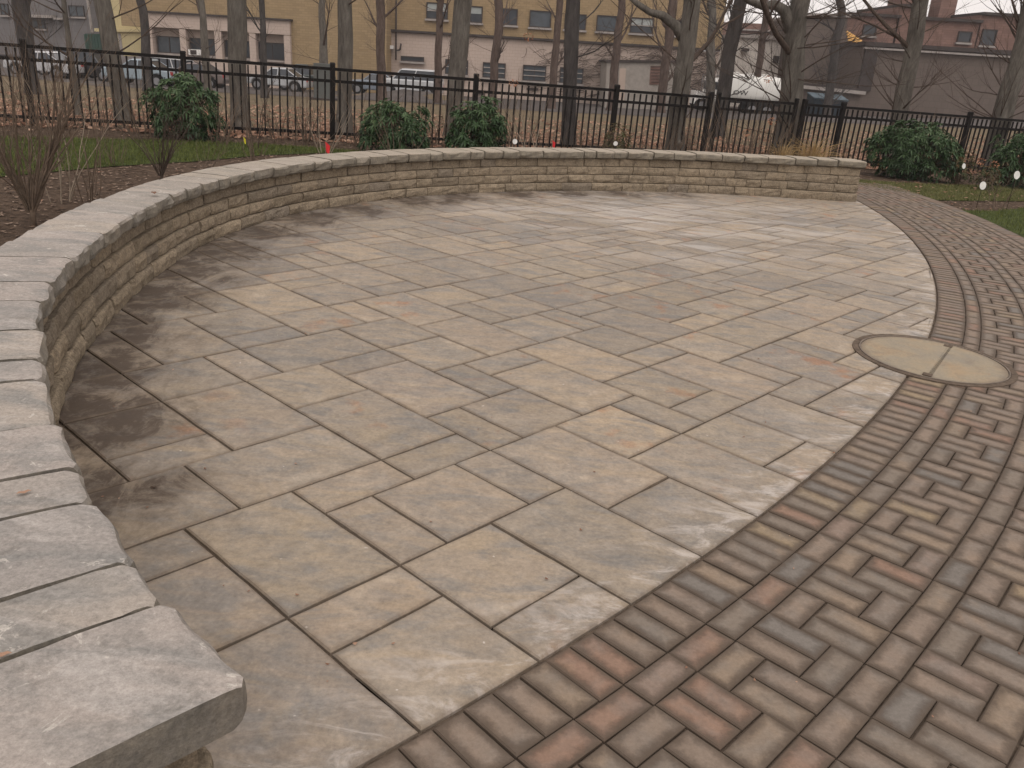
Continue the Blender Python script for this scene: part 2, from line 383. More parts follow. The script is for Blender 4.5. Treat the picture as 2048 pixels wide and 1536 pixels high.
def grid_sheet(name, xs, ys, zf, mat):
    m = MB(); vs = [(x, y, zf(x, y)) for y in ys for x in xs]; n = len(xs)
    fs = [(j*n+i, j*n+i+1, (j+1)*n+i+1, (j+1)*n+i) for j in range(len(ys)-1) for i in range(n-1)]
    m.add(vs, fs, True); o = m.build(name, mat); return tag(o, kind='structure')
def frange(a, b, s):
    o = []
    while a < b: o.append(a); a += s
    return o+[b]
grid_sheet('ground', frange(-150, 150, 3), frange(-40, 14, 6)+frange(15, 64, 1.0)+frange(66, 400, 12), terr, M['dry'])
# asphalt drive and parking behind the trees, a few millimetres to centimetres above the ground sheet
xs = frange(-60, 70, 1.5); ys = frange(YM, 130, 2)
grid_sheet('parking_lot', xs, ys, lambda x, y: terr(x, y)+.02, M['asphalt'])

def in_poly(p, poly):
    c = False; n = len(poly)
    for i in range(n):
        x1, y1 = poly[i]; x2, y2 = poly[(i+1) % n]
        if (y1 > p[1]) != (y2 > p[1]) and p[0] < (x2-x1)*(p[1]-y1)/(y2-y1)+x1: c = not c
    return c
def poly_sheet(name, poly, z, mat):
    m = MB(); m.add([(x, y, z) for x, y in poly], [tuple(range(len(poly)))]); return tag(m.build(name, mat), kind='structure')
LAWN_L = [(-9, 1.5), (-5.9, 6.6), (-5.26, 8.4), (-4.81, 9.5), (-4.1, 10.6), (-3.65, 11.6), (-3.0, 12.4), (-2.2, 12.95), (-3.4, 12.95), (-4.18, 12.8), (-5.4, 12.2), (-6.93, 11.3), (-9, 9.8), (-13, 6)]
LAWN_R = [(4.75, 14.15), (5.34, 13.99), (5.9, 13.5), (6.12, 13.0), (6.9, 13.35), (7.93, 13.86), (13, 15.9), (13, 17.8), (9.17, 16.15), (7.43, 15.36), (6.35, 14.95), (5.67, 14.93), (4.3, 14.95)]
LAWN_R2 = [(6.09, 12.1), (6.7, 12.35), (7.5, 13.0), (9.0, 13.5), (13, 14.2), (13, 3), (5.0, 3), (5.45, 6.5), (5.75, 9.0), (6.02, 10.8)]
m = MB(); m.add([(-16, -4, -.03), (16, -4, -.03), (16, fence_y(16)+.5, -.03), (-16, fence_y(-16)+.5, -.03)], [(0, 1, 2, 3)]); tag(m.build('mulch_bed', M['mulch']), kind='structure')
def outward(r, a0, a1, n): return [(CC[0]+r*math.cos(a0+(a1-a0)*i/n), CC[1]+r*math.sin(a0+(a1-a0)*i/n)) for i in range(n+1)]
def arcang(p): return math.atan2(p[1]-CC[1], p[0]-CC[0])
for nm, pl in (('lawn', LAWN_L), ('lawn', LAWN_R), ('lawn', LAWN_R2)):
    poly_sheet(nm, pl, -.02, M['lawn'])

# ------------------------------------------------------------------ patio slabs
L = [(6,9,2,5),(8,9,5,7),(5,8,5,7),(9,12,5,7),(11,12,3,5),(9,11,3,5),(12,14,6,9),(12,14,3,6),(14,15,5,7),(15,17,5,7),(14,16,3,5),(17,19,5,7),(19,21,5,7),
 (19,21,7,8),(21,22,6,8),(19,22,8,10),(17,19,7,9),(17,19,9,10),(17,19,10,13),(19,20,10,12),(20,22,10,12),(14,17,7,9),(15,17,9,11),(16,17,11,13),(12,15,9,11),
 (11,12,9,11),(13,16,11,13),(11,13,11,12),(11,13,12,14),(13,15,13,14),(15,17,13,15),(14,15,14,16),(11,14,14,16),(12,15,16,18),(9,11,8,10),(9,11,10,11),
 (9,11,7,8),(11,12,7,9),(8,11,11,13),(9,11,13,15),(9,11,15,16),(10,12,16,18),(9,10,16,18),(9,12,18,20),(9,11,20,21),(12,13,18,20),(11,13,20,22),(11,13,22,25),
 (8,11,21,23),(9,11,23,24),(9,11,24,26),(8,9,23,26),(5,8,23,25),(6,8,21,23),(6,8,19,21),(8,9,19,21),(6,9,17,19),(7,9,15,17),(5,7,15,17),(6,9,13,15),(6,8,11,13),
 (6,9,9,11),(7,9,7,9),(6,7,7,9),(22,24,11,12),(22,24,9,11),(22,24,7,9),(24,26,9,12),(21,24,12,14),(19,21,12,14),(19,21,14,15),(17,19,13,15),(18,21,15,17),(15,18,15,17),
 (19,21,17,19),(17,19,17,18),(17,19,18,20),(15,17,17,19),(15,17,19,20),(13,15,18,20),(19,21,19,22),(17,19,20,23),(16,17,20,22),(13,16,20,22),(14,17,22,24),(13,14,22,24),
 (13,15,24,26),(24,27,12,14),(25,27,14,16),(24,25,14,16),(23,24,14,16),(21,23,14,16),(22,25,16,18),(21,22,16,18),(25,27,16,17),(25,27,17,18),(28,30,16,19),(27,28,16,18),
 (21,24,18,20),(24,25,18,20),(21,24,20,22),(5,6,9,11),(5,7,11,13),(6,7,13,15)]
occ = set(); slabs = []
def try_place(x0, x1, y0, y1, force=False):
    cells = [(x, y) for x in range(x0, x1) for y in range(y0, y1)]
    if any(c in occ for c in cells): return False
    occ.update(cells); slabs.append((x0, x1, y0, y1)); return True
for r in L: try_place(*r)
# wall foot curve (front of the cap, seen from above)
WP = [(-.41,1.10),(-.64,1.31),(-.755,1.44),(-.955,1.655),(-1.145,1.88),(-1.42,2.31),(-1.695,2.73),(-1.90,3.14),(-2.04,3.6),(-2.19,4.15),(-2.30,4.69),(-2.40,5.33),(-2.45,5.95),(-2.43,6.6),(-2.30,7.3),
 (-2.02,8.05),(-1.63,8.78),(-1.10,9.42),(-.34,10.12),(.47,10.66),(1.39,11.13),(2.29,11.45),(3.24,11.72),(4.56,11.87)]
def smooth_curve(P, step=.02):
    P = [Vector(p) for p in P]
    for _ in range(2): P = [P[0]]+[(P[i-1]+P[i]*2+P[i+1])/4 for i in range(1, len(P)-1)]+[P[-1]]
    out = []
    for i in range(len(P)-1):
        p0, p1, p2, p3 = P[max(i-1, 0)], P[i], P[i+1], P[min(i+2, len(P)-1)]
        for k in range(12):
            t = k/12; out.append(.5*((2*p1)+(-p0+p2)*t+(2*p0-5*p1+4*p2-p3)*t*t+(-p0+3*p1-3*p2+p3)*t**3))
    out.append(P[-1]); S = [0]
    for a, b in zip(out, out[1:]): S.append(S[-1]+(b-a).length)
    return out, S
WPTS, WS = smooth_curve(WP); WLEN = WS[-1]
def wcurve(s, off=0.0):
    """point on the wall line at arc length s; off > 0 moves it towards the patio"""
    import bisect
    s = max(0, min(WLEN-1e-6, s)); i = max(0, min(len(WS)-2, bisect.bisect_right(WS, s)-1))
    t = (s-WS[i])/(WS[i+1]-WS[i]); p = WPTS[i].lerp(WPTS[i+1], t)
    a = WPTS[max(0, i-6)]; b = WPTS[min(len(WPTS)-1, i+7)]; d = (b-a).normalized()
    n = Vector((d.y, -d.x))
    return p+n*off
WALL_OUT = [tuple(wcurve(s, -.33)) for s in frange(0, WLEN, .25)]
WALL_MID = [tuple(wcurve(s, -.12)) for s in frange(0, WLEN, .25)]
PATIO = [(-.9, .55)]+WALL_MID+outward(R0, arcang((4.55, 11.9)), arcang((-1.2, .45)), 40)
def cell_ok(X, Y):
    for dx in (.1, .5, .9):
        for dy in (.1, .5, .9):
            if in_poly(g2w(X+dx, Y+dy), PATIO): return True
    return False
sr = random.Random(3)
for Y in range(-2, 75):
    for X in range(-2, 45):
        if (X, Y) in occ or not cell_ok(X, Y): continue
        opts = [(2, 3), (3, 2), (2, 2), (2, 2), (2, 3), (3, 2), (1, 2), (2, 1)]; sr.shuffle(opts)
        opts += [(2, 1), (1, 2), (1, 1)]
        for a, b in opts:
            if try_place(X, X+a, Y, Y+b): break
def clip_circle(poly, c, r):
    n = 4; 
    # clip by chords' tangent half planes sampled close to the polygon
    cx = sum(p[0] for p in poly)/len(poly); cy = sum(p[1] for p in poly)/len(poly); a0 = math.atan2(cy-c[1], cx-c[0])
    for k in range(-6, 7):
        a = a0+k*.006; nx, ny = math.cos(a), math.sin(a); o = []
        for i in range(len(poly)):
            p, q = poly[i], poly[(i+1) % len(poly)]
            dp = (p[0]-c[0])*nx+(p[1]-c[1])*ny-r; dq = (q[0]-c[0])*nx+(q[1]-c[1])*ny-r
            if dp <= 0: o.append(p)
            if (dp < 0 < dq) or (dq < 0 < dp):
                t = dp/(dp-dq); o.append((p[0]+(q[0]-p[0])*t, p[1]+(q[1]-p[1])*t))
        poly = o
        if len(poly) < 3: return []
    return poly
def area(poly): return .5*sum(poly[i][0]*poly[(i+1) % len(poly)][1]-poly[(i+1) % len(poly)][0]*poly[i][1] for i in range(len(poly)))
def inset(poly, d):
    n = len(poly); o = []
    for i in range(n):
        p0, p1, p2 = poly[i-1], poly[i], poly[(i+1) % n]
        e1 = Vector((p1[0]-p0[0], p1[1]-p0[1])); e2 = Vector((p2[0]-p1[0], p2[1]-p1[1]))
        if e1.length < 1e-5 or e2.length < 1e-5: o.append(p1); continue
        e1.normalize(); e2.normalize(); n1 = Vector((-e1.y, e1.x)); n2 = Vector((-e2.y, e2.x)); b = n1+n2
        k = d/max(.35, b.length_squared/2); o.append((p1[0]+b.x*k, p1[1]+b.y*k))
    return o
def dedupe(poly, e=.006):
    o = []
    for p in poly:
        if not o or (Vector(p)-Vector(o[-1])).length > e: o.append(p)
    if len(o) > 1 and (Vector(o[0])-Vector(o[-1])).length <= e: o.pop()
    return o
def slab_mesh(poly, top, depth=.05, ch=.005, wob=.0025, r=None, step=.09):
    """solid slab: wavering edge, chamfer, flat top"""
    r = r or rnd
    if area(poly) < 0: poly = poly[::-1]
    P = []
    for i in range(len(poly)):
        a, b = Vector(poly[i]), Vector(poly[(i+1) % len(poly)]); k = max(1, int((b-a).length/step))
        nn = Vector((b-a)); nn = Vector((nn.y, -nn.x)).normalized() if nn.length > 0 else Vector((0, 0))
        for j in range(k):
            q = a.lerp(b, j/k)
            if j: q = q+nn*r.uniform(-wob, wob)
            P.append((q.x, q.y))
    I = inset(P, ch); n = len(P); m = MB(); tx, ty = r.uniform(-.0035, .0035), r.uniform(-.0035, .0035)
    cx = sum(p[0] for p in P)/n; cy = sum(p[1] for p in P)/n
    z = lambda p: top+tx*(p[0]-cx)+ty*(p[1]-cy)
    I2 = inset(P, .024); ok = abs(area(P)) > .012 and area(I2) > 0
    vs = [(p[0], p[1], -depth) for p in P]+[(p[0], p[1], z(p)-ch*.9) for p in P]+[(p[0], p[1], z(p)-.0004) for p in I]+([(p[0], p[1], z(p)) for p in I2] if ok else [])
    ed = [0]*2*n+[.004]*n+[.024]*n
    fs = [tuple((3 if ok else 2)*n+i for i in range(n))]
    for i in range(n):
        j = (i+1) % n; fs += [(i, j, n+j, n+i), (n+i, n+j, 2*n+j, 2*n+i)]
        if ok: fs.append((2*n+i, 2*n+j, 3*n+j, 3*n+i))
    m.uv = [((ed[i] if ok or i < 2*n else .02), 0) for f in fs for i in f]
    m.add(vs, fs); return m
bed = MB(); pb = [(-1.5, .2)]+WALL_OUT+outward(R0+.02, arcang((4.55, 11.9)), arcang((-1.4, .2)), 30)
bed.add([(x, y, -.014) for x, y in pb], [tuple(range(len(pb)))])
patio = tag(bed.build('patio', M['sand']), kind='structure')
kept = []
for (x0, x1, y0, y1) in slabs:
    g = .022
    poly = [g2w(x0+g, y0+g), g2w(x1-g, y0+g), g2w(x1-g, y1-g), g2w(x0+g, y1-g)]
    cxy = g2w((x0+x1)/2, (y0+y1)/2)
    if not any(in_poly(q, PATIO) for q in poly+[cxy]+[g2w((x0+x1)/2, y0+.1), g2w(x0+.1, (y0+y1)/2), g2w(x1-.1, (y0+y1)/2), g2w((x0+x1)/2, y1-.1)]): continue
    if area(poly) < 0: poly = poly[::-1]
    poly = dedupe(clip_circle(poly, CC, R0-.006)); 
    if len(poly) < 3 or abs(area(poly)) < .0015: continue
    kept.append((cxy[0]**2+cxy[1]**2, poly, min(math.dist(cxy, c) for c in [(0, 2)])))
kept.sort(key=lambda k: k[0])
print('slabs', len(kept))
rest = MB()
for i, (d, poly, _) in enumerate(kept):
    m = slab_mesh(poly, rnd.uniform(-.0015, .0015), ch=.0055, step=.09 if d < 16 else .2)
    if i < 300: m.build('paver', M['slab'], patio)
    else: rest.add(m.v, m.f); rest.uv += m.uv
if rest.v: tag(rest.build('paver_field', M['slab'], patio), kind='stuff')

# ------------------------------------------------------------------ brick path
PW = 1.46
A0 = arcang((-2.2, -1.0)); A1 = arcang((4.78, 14.2))
DA = .2/16.15; PH = arcang(gnd(1342, 1307))
bedp = MB(); oi_ = outward(R0-.03, A0, A1, 60); oo = outward(R0+PW+.02, A0, A1, 60)
bedp.add([(x, y, -.0135) for x, y in oi_]+[(x, y, -.0135) for x, y in oo], [(i, i+61, i+62, i+1)[::-1] for i in range(60)])
path = tag(bedp.build('brick_path', M['sand']), kind='structure')
bricks = []
def pol(r, a): return (CC[0]+r*math.cos(a), CC[1]+r*math.sin(a))
k0 = int((A0-PH)/DA)-1; k1 = int((A1-PH)/DA)+1
for k in range(k0, k1):
    a = PH+k*DA; b = a+DA; mid = (a+b)/2
    def put(r0, r1, a_, b_): bricks.append((R0+r0, R0+r1, a_, b_))
    put(.004, .2, a, mid); put(.004, .2, mid, b)
    put(.2, .3, a, b)
    # inner border done; field
    seq = (['S', 'P'] if k % 2 == 0 else ['P', 'S', 'S', 'S']); r = .3; i = 0
    while r < 1.159:
        t = seq[i % len(seq)]; i += 1; w_ = .1 if t == 'S' else .2
        r2 = min(r+w_, 1.16)
        if r2-r < .035: r = r2; continue
        if t == 'S': put(r, r2, a, b)
        else: put(r, r2, a, mid); put(r, r2, mid, b)
        r = r2
    put(1.16, 1.26, a, b); put(1.26, PW, a, mid); put(1.26, PW, mid, b)
def brick_mesh(r0, r1, a0, a1, rr):
    g = .0024; rm = (r0+r1)/2; ga = g/rm
    j = lambda: rr.uniform(-.0015, .0015)
    P = [pol(r0+g+j(), a0+ga+j()/rm), pol(r1-g+j(), a0+ga+j()/rm), pol(r1-g+j(), a1-ga+j()/rm), pol(r0+g+j(), a1-ga+j()/rm)]
    if area(P) < 0: P = P[::-1]
    I = inset(P, .0045); top = rr.uniform(-.0022, .0022); n = 4
    I2 = inset(P, .034)
    tx, ty = rr.uniform(-.012, .012), rr.uniform(-.012, .012); cx = sum(p[0] for p in P)/4; cy = sum(p[1] for p in P)/4
    z = lambda p: top+tx*(p[0]-cx)+ty*(p[1]-cy)
    vs = [(p[0], p[1], -.05) for p in P]+[(p[0], p[1], z(p)-.0045) for p in P]+[(p[0], p[1], z(p)-.0004) for p in I]+[(p[0], p[1], z(p)) for p in I2]
    ed = [0]*4+[0]*4+[.0045]*4+[.034]*4
    fs = [(12, 13, 14, 15)]
    for i in range(n):
        k = (i+1) % n; fs += [(i, k, n+k, n+i), (n+i, n+k, 2*n+k, 2*n+i), (2*n+i, 2*n+k, 3*n+k, 3*n+i)]
    m = MB(); m.add(vs, fs); m.uv = [(ed[i], ed[i]) for f in fs for i in f]
    return m
def tone_attr(me, vals):
    at_ = me.attributes.new('tone', 'FLOAT', 'FACE'); at_.data.foreach_set('value', vals)
def visible(p, mg=60):
    x, y, z = p[0], p[1], -H
    yr = _sp*y+_cp*z; d = _cp*y-_sp*z
    if d < .2: return False
    xi = 1024+F*(_cr*x+_sr*yr)/d; yi = 768-F*(-_sr*x+_cr*yr)/d
    return -mg < xi < 2048+mg and -mg < yi < 1536+mg
bb = []
for b in bricks:
    c = pol((b[0]+b[1])/2, (b[2]+b[3])/2); d = c[0]**2+c[1]**2
    if math.dist(c, MH) < MHR-.12: continue
    bb.append((d if visible(c) else d+1000, b))
bb.sort(key=lambda q: q[0]); rest = MB(); rt = []; br_ = random.Random(11)
for i, (d, b) in enumerate(bb):
    m = brick_mesh(*b, br_); tn = br_.random()
    if i < 300:
        me = m.mesh('brick'); me.materials.append(M['brick']); tone_attr(me, [tn]*len(m.f)); link('brick', me, path)
    else: rest.add(m.v, m.f); rest.uv += m.uv; rt += [tn]*len(m.f)
me = rest.mesh('brick_field'); me.materials.append(M['brick']); tone_attr(me, rt); tag(link('brick_field', me, path), kind='stuff')
print('bricks', len(bb))

# ------------------------------------------------------------------ manhole cover
mh = empty('access_cover', (MH[0], MH[1], 0), 'round tan concrete-filled access cover set across the edge between the slabs and the brick path', 'manhole cover')
t = NT('cover_face', .85, .25); v = t.co('Object')
c = t.ramp(t.noise(v, 3.2, 6, .6, .4), [(.34, (.22, .195, .158)), (.5, (.275, .23, .165)), (.66, (.31, .23, .145))])
c = t.mix(t.ramp(t.noise(v, 7, 8, .75, .5), [(.5, 0), (.66, .65)]), c, (.19, .155, .12)); rd = t.vdist(v, (0, 0, 0)); c = t.mix(t.ramp(t.math('ADD', rd, t.math('MULTIPLY', t.noise(v, 12, 6, .7), .06)), [(.40, 0), (.45, .8)]), c, (.15, .115, .085)); c = t.mix(.4, c, t.ramp(t.noise(v, 70, 5, .7), [(.3, .35), (.7, .65)]), 'OVERLAY')
t.color(c); t.bump(t.noise(v, 40, 5), .3, .003); M['cover'] = t.m
M['ring'] = simple('rusty_ring', (.15, .12, .095), .8, .3, 12, .3, .3, .003)
def annulus(r0, r1, z0, z1, n=64):
    m = MB(); vs = []
    for r, z in ((r1, z0), (r1, z1), (r0, z1), (r0, z0)):
        vs += [(r*math.cos(2*math.pi*i/n), r*math.sin(2*math.pi*i/n), z) for i in range(n)]
    fs = []
    for q in range(3): fs += [(q*n+i, q*n+(i+1) % n, (q+1)*n+(i+1) % n, (q+1)*n+i) for i in range(n)]
    m.add(vs, fs); return m
annulus(MHR-.035, MHR, -.05, .006).build('collar', M['sand'], mh)
annulus(MHR-.047, MHR-.038, -.05, .009).build('rim', M['ring'], mh)
m = MB(); m.disc((0, 0, -.018), MHR-.02, (0, 0, 1), 48, .03); m.build('frame_floor', M['rubber'], mh)
pa, pb_ = gnd(1903, 684), gnd(1850, 757); sa = math.atan2(pa[1]-pb_[1], pa[0]-pb_[0]); smid = ((pa[0]+pb_[0])/2-MH[0], (pa[1]+pb_[1])/2-MH[1])
nx, ny = -math.sin(sa), math.cos(sa); soff = smid[0]*nx+smid[1]*ny
for sgn in (-1, 1):
    r = MHR-.051; P = []; h = soff+sgn*.0005
    for i in range(64):
        a = 2*math.pi*i/64; p = (r*math.cos(a), r*math.sin(a)); P.append(p)
    o = []
    for i in range(64):
        p, q = P[i], P[(i+1) % 64]; dp = sgn*(p[0]*nx+p[1]*ny-h); dq = sgn*(q[0]*nx+q[1]*ny-h)
        if dp >= 0: o.append(p)
        if dp*dq < 0: tt = dp/(dp-dq); o.append((p[0]+(q[0]-p[0])*tt, p[1]+(q[1]-p[1])*tt))
    m = slab_mesh(o, .005, .03, .0004, 0, random.Random(2), 1.0); m.build('cover_plate', M['cover'], mh)
for s_ in (-1, 1):
    m = MB(); L_ = math.sqrt((MHR-.05)**2-soff**2)-.045
    c_ = (nx*soff+math.cos(sa)*L_*s_, ny*soff+math.sin(sa)*L_*s_, .0075); m.box(c_, (.05, .05, .004), Matrix.Rotation(sa, 3, 'Z')); m.build('lift_pocket', M['sand'], mh)

# ------------------------------------------------------------------ curved seat wall
wall = empty('seat_wall', (*wcurve(WLEN/2, -.16), 0), 'long low curved garden wall of tan split-face blocks with pale tumbled cap stones round the patio', 'retaining wall')
wloc = Vector(wall.location)
wr = random.Random(21)
def ztop(s):
    p = wcurve(s)
    if p.y < 3.4: return .505
    if p.y < 8.3 and p.x < -1: return interp([(3.4, .505), (6.0, .45), (8.3, .447)], max(3.4, p.y))
    return interp([(-2.0, .447), (-1.1, .457), (-.3, .468), (.5, .478), (1.4, .49), (2.3, .505), (3.2, .516), (4.6, .545)], p.x)
def curved_piece(s0, s1, prof, ns, back, rough, seed, zscale=True):
    """prof: list of (offset toward patio, z as fraction/abs) going from bottom to top of the front; back: offset of the rear"""
    m = MB(); n = len(prof); K = n+2; vs = []
    for i in range(ns+1):
        s = s0+(s1-s0)*i/ns; e = min(i, ns-i)
        pin = .015 if e == 0 else 0.0
        for (o, z) in prof:
            sw_ = s+(.0035 if i == 0 else -.0035 if i == ns else 0)*(1+1.6*mnoise.noise(Vector((o*33+seed, z*9, seed))))*(1 if back < -.3 else .3)
            q = wcurve(sw_, o-pin*(1 if o > -.06 else 0)+rough*mnoise.noise(Vector((s*9+seed, z*25, seed*1.3))))
            pass
            vs.append((q.x, q.y, z+rough*.12*mnoise.noise(Vector((s*11-seed, z*19+5, seed)))*(1 if 0 < z else 0)))
        q = wcurve(s, back+.5*pin+rough*.5*mnoise.noise(Vector((s*9, 3, seed)))); vs.append((q.x, q.y, prof[-1][1])); vs.append((q.x, q.y, prof[0][1]))
    fs = []
    for i in range(ns):
        for j in range(K):
            k = (j+1) % K; fs.append((i*K+j, (i+1)*K+j, (i+1)*K+k, i*K+k))
    fs.append(tuple(range(K))); fs.append(tuple(ns*K+K-1-j for j in range(K)))
    m.add([(v[0]-wloc.x, v[1]-wloc.y, v[2]-wloc.z) for v in vs], fs)
    return m
# courses
OFF = [.004, -.012, -.027, -.048]
for cr in range(4):
    s = .055-(.0 if cr % 2 == 0 else .0); first = True
    while s < WLEN-.05:
        ln = wr.choice([.22, .30, .30, .38, .45]) if not first else (.2 if cr % 2 else .34); first = False
        e = min(s+ln, WLEN-.035)
        if WLEN-.035-e < .12: e = WLEN-.035
        hh = (ztop((s+e)/2)-.092)/4; z0 = cr*hh+.0015-(.006 if cr == 0 else 0); z1 = (cr+1)*hh-.0015
        o = OFF[cr]+wr.uniform(-.007, .007); bl = .013 if cr < 3 else .004
        prof = [(o-.006, z0), (o+.003, z0+hh*.08), (o+bl*.7, z0+hh*.34), (o+bl*.8, z0+hh*.66), (o+bl*.45, z0+hh*.91), (o-.004, z1)]
        near = wcurve(s).y < 6.5
        curved_piece(s+.0025, e-.0025, prof, (max(5, int((e-s)/.035)) if near else max(3, int((e-s)/.09))), -.285, .013 if cr < 3 else .005, wr.random()*50).build('block', M['block'], wall)
        s = e
# caps: the first joints are measured, the rest drawn from the three stone sizes
cuts = [0, .30, .475, .765, .945, 1.225, 1.58]
fars = [25/3.2+500, 155/3.2+500, 240/3.2+500, 415/3.2+500, 520/3.2+500, 680/3.2+500, 765/3.2+500, 885/3.2+500, 1020/3.2+500, 1155/3.2+500, 1240/3.2+500, 1420/3.2+500, 1505/3.2+500, 1625/3.2+500, 1730/3.2+500, 1880/3.2+500, 65/3.2+1100, 218/3.2+1100, 303/3.2+1100, 415/3.2+1100, 505/3.2+1100, 668/3.2+1100, 800/3.2+1100, 940/3.2+1100, 1105/3.2+1100, 1245/3.2+1100, 1400/3.2+1100, 1575/3.2+1100, 1712/3.2+1100, 1845/3.2+1100]
def projpx(x, y, z):
    z -= H; yr = _sp*y+_cp*z; d = _cp*y-_sp*z
    return 1024+F*(_cr*x+_sr*yr)/d, 768-F*(-_sr*x+_cr*yr)/d
smp = []
s = 2.5
while s < WLEN: p = wcurve(s); smp.append((projpx(p.x, p.y, ztop(s)-.03)[0], s)); s += .02
far_cuts = []
for fx in fars:
    best = min((q for q in smp if q[1] > 4.2), key=lambda q: abs(q[0]-fx)); far_cuts.append(best[1])
far_cuts = sorted(c for c in far_cuts if c < WLEN-.1)
while cuts[-1] < far_cuts[0]-.5: cuts.append(cuts[-1]+wr.choice([.18, .27, .30, .36]))
cuts = [c for c in cuts if c < far_cuts[0]-.14]+far_cuts+[WLEN+.0]
for i in range(len(cuts)-1):
    s0, s1 = cuts[i], cuts[i+1]; zt = ztop((s0+s1)/2)+wr.uniform(-.003, .003); zb = zt-.088; o = .008+wr.uniform(-.010, .010)
    prof = [(o-.012, zb), (o+.004, zb+.012), (o+.010, zb+.036), (o+.008, zb+.068), (o+.002, zt-.006), (o-.008, zt-.001), (o-.03, zt+.0005), (o-.07, zt+.001), (o-.12, zt+.0015), (o-.17, zt+.002), (o-.22, zt+.001), (o-.28, zt)]
    near = wcurve(s0).y < 5
    bk = -.335+wr.uniform(-.012, .012)
    def edge(s): return s
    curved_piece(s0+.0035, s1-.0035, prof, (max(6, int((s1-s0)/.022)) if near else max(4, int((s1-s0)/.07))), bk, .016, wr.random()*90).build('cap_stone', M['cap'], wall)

# ------------------------------------------------------------------ fence
fdir = Vector((1, .33, 0)).normalized()
def fpt(px, py=0):
    d = ray(px, py); t = 15.15/(d[1]-.33*d[0]); return Vector((d[0]*t, d[1]*t, 0))
FH = 1.15
def mk_fence(name, label, cat, span, gate=False):
    """span: list of post positions (Vector) ; builds posts, three rails a panel and the pickets"""
    o = empty(name, span[0], label, cat); loc = Vector(span[0])
    def B(mname, c, d): 
        m = MB(); m.box((0, 0, 0), d, Matrix.Rotation(math.atan(.33), 3, 'Z')); return m.mesh(mname)
    mp = MB(); rot = Matrix.Rotation(math.atan(.33), 3, 'Z'); ps = .078 if not gate else .06
    mp.box((0, 0, FH/2), (ps, ps, FH+.0), rot); mp.box((0, 0, FH+.012), (ps+.012, ps+.012, .024), rot, .7)
    pm = mp.mesh('post'); pm.materials.append(M['black'])
    kp = MB(); kp.box((0, 0, .53), (.024, .024, 1.03), rot); km = kp.mesh('picket'); km.materials.append(M['black'])
    for p in span:
        q = link('post', pm, o); q.location = Vector(p)-loc
    for a, b in zip(span, span[1:]):
        L_ = (b-a).length
        for z in (1.075, .895, .095):
            m = MB(); c_ = (a+b)/2-loc; m.box((c_.x, c_.y, z), (L_-.07, .034, .046), rot); m.build('rail', M['black'], o)
        n = max(1, int(round(L_/.115)))
        for i in range(1, n):
            q = link('picket', km, o); q.location = a+(b-a)*i/n-loc
    return o
posts = [fpt(50, 115), fpt(366, 112), fpt(665, 130), fpt(953, 150), fpt(1235, 170), fpt(1424, 180)]
dl = posts[1]-posts[0]; left = [posts[0]-fdir*2.3]
mk_fence('metal_fence', 'long black metal picket fence behind the planting bed, left of its gate', 'fence', left+posts)
g0, g1 = fpt(1440, 181), fpt(1596, 190)
gt = mk_fence('fence_gate', 'black metal picket gate closing the opening in the fence between two doubled posts', 'gate', [g0, g1], True)
m = MB(); mid_ = g1-fdir*.02-g0; m.box((mid_.x, mid_.y-.03, .93), (.05, .06, .1)); m.build('latch', M['black'], gt)
m = MB(); m.tube([(mid_.x-.30, mid_.y-.1, .895), (mid_.x-.03, mid_.y-.01, .62)], .012, 5); m.build('brace', M['black'], gt)
rp = [fpt(1613, 191), fpt(1690, 200), fpt(1944, 217)]; rp += [rp[-1]+fdir*2.4, rp[-1]+fdir*4.8]
mk_fence('metal_fence', 'black metal picket fence section behind the big evergreen shrub, right of the gate', 'fence', rp)

# ------------------------------------------------------------------ scatter: chips, leaves, grass (stuff)
def scatter(name, n, sampler, quad, mat, seed):
    r = random.Random(seed); m = MB(); tn = []
    k = 0
    while k < n:
        p = sampler(r)
        if p is None: continue
        k += 1; vs, fs = quad(p, r); b = len(m.f); m.add(vs, fs); tv = r.random(); tn += [tv]*(len(m.f)-b)
    me = m.mesh(name); me.materials.append(mat); tone_attr(me, tn); o = link(name, me); return tag(o, kind='stuff')
def flake(size, lift, curl):
    def q(p, r):
        a = r.uniform(0, 6.28); s = size*r.uniform(.5, 1.3); w_ = s*r.uniform(.35, .8); ca, sa_ = math.cos(a), math.sin(a)
        tl = r.uniform(-curl, curl); t2 = r.uniform(-curl, curl)
        pts = [(-s, -w_*.3, abs(tl)*s), (0, -w_, 0), (s, 0, abs(t2)*s), (0, w_, .2*s*curl)]
        return [(p[0]+x*ca-y*sa_, p[1]+x*sa_+y*ca, p[2]+lift+z) for x, y, z in pts], [(0, 1, 2), (0, 2, 3)]
    return q
WO = [tuple(wcurve(s, -.36)) for s in frange(0, WLEN, .3)]
inner_zone = [(-1.2, .3)]+WO+outward(R0+PW+.04, arcang((5.4, 14.1)), A0, 40)
def s_mulch(r):
    x = r.uniform(-9, 11); y = r.uniform(.5, 19)
    if y > fence_y(x)+.4 or r.random() < max(0, (y-8)/22): return None
    p = (x, y)
    if in_poly(p, inner_zone) or in_poly(p, LAWN_L) or in_poly(p, LAWN_R) or in_poly(p, LAWN_R2): return None
    return (x, y, -.028)
scatter('mulch_chips', 26000, s_mulch, flake(.022, .004, .5), M['chip'], 5)
scatter('fallen_leaves', 260, s_mulch, flake(.045, .01, .6), M['leaf'], 6)
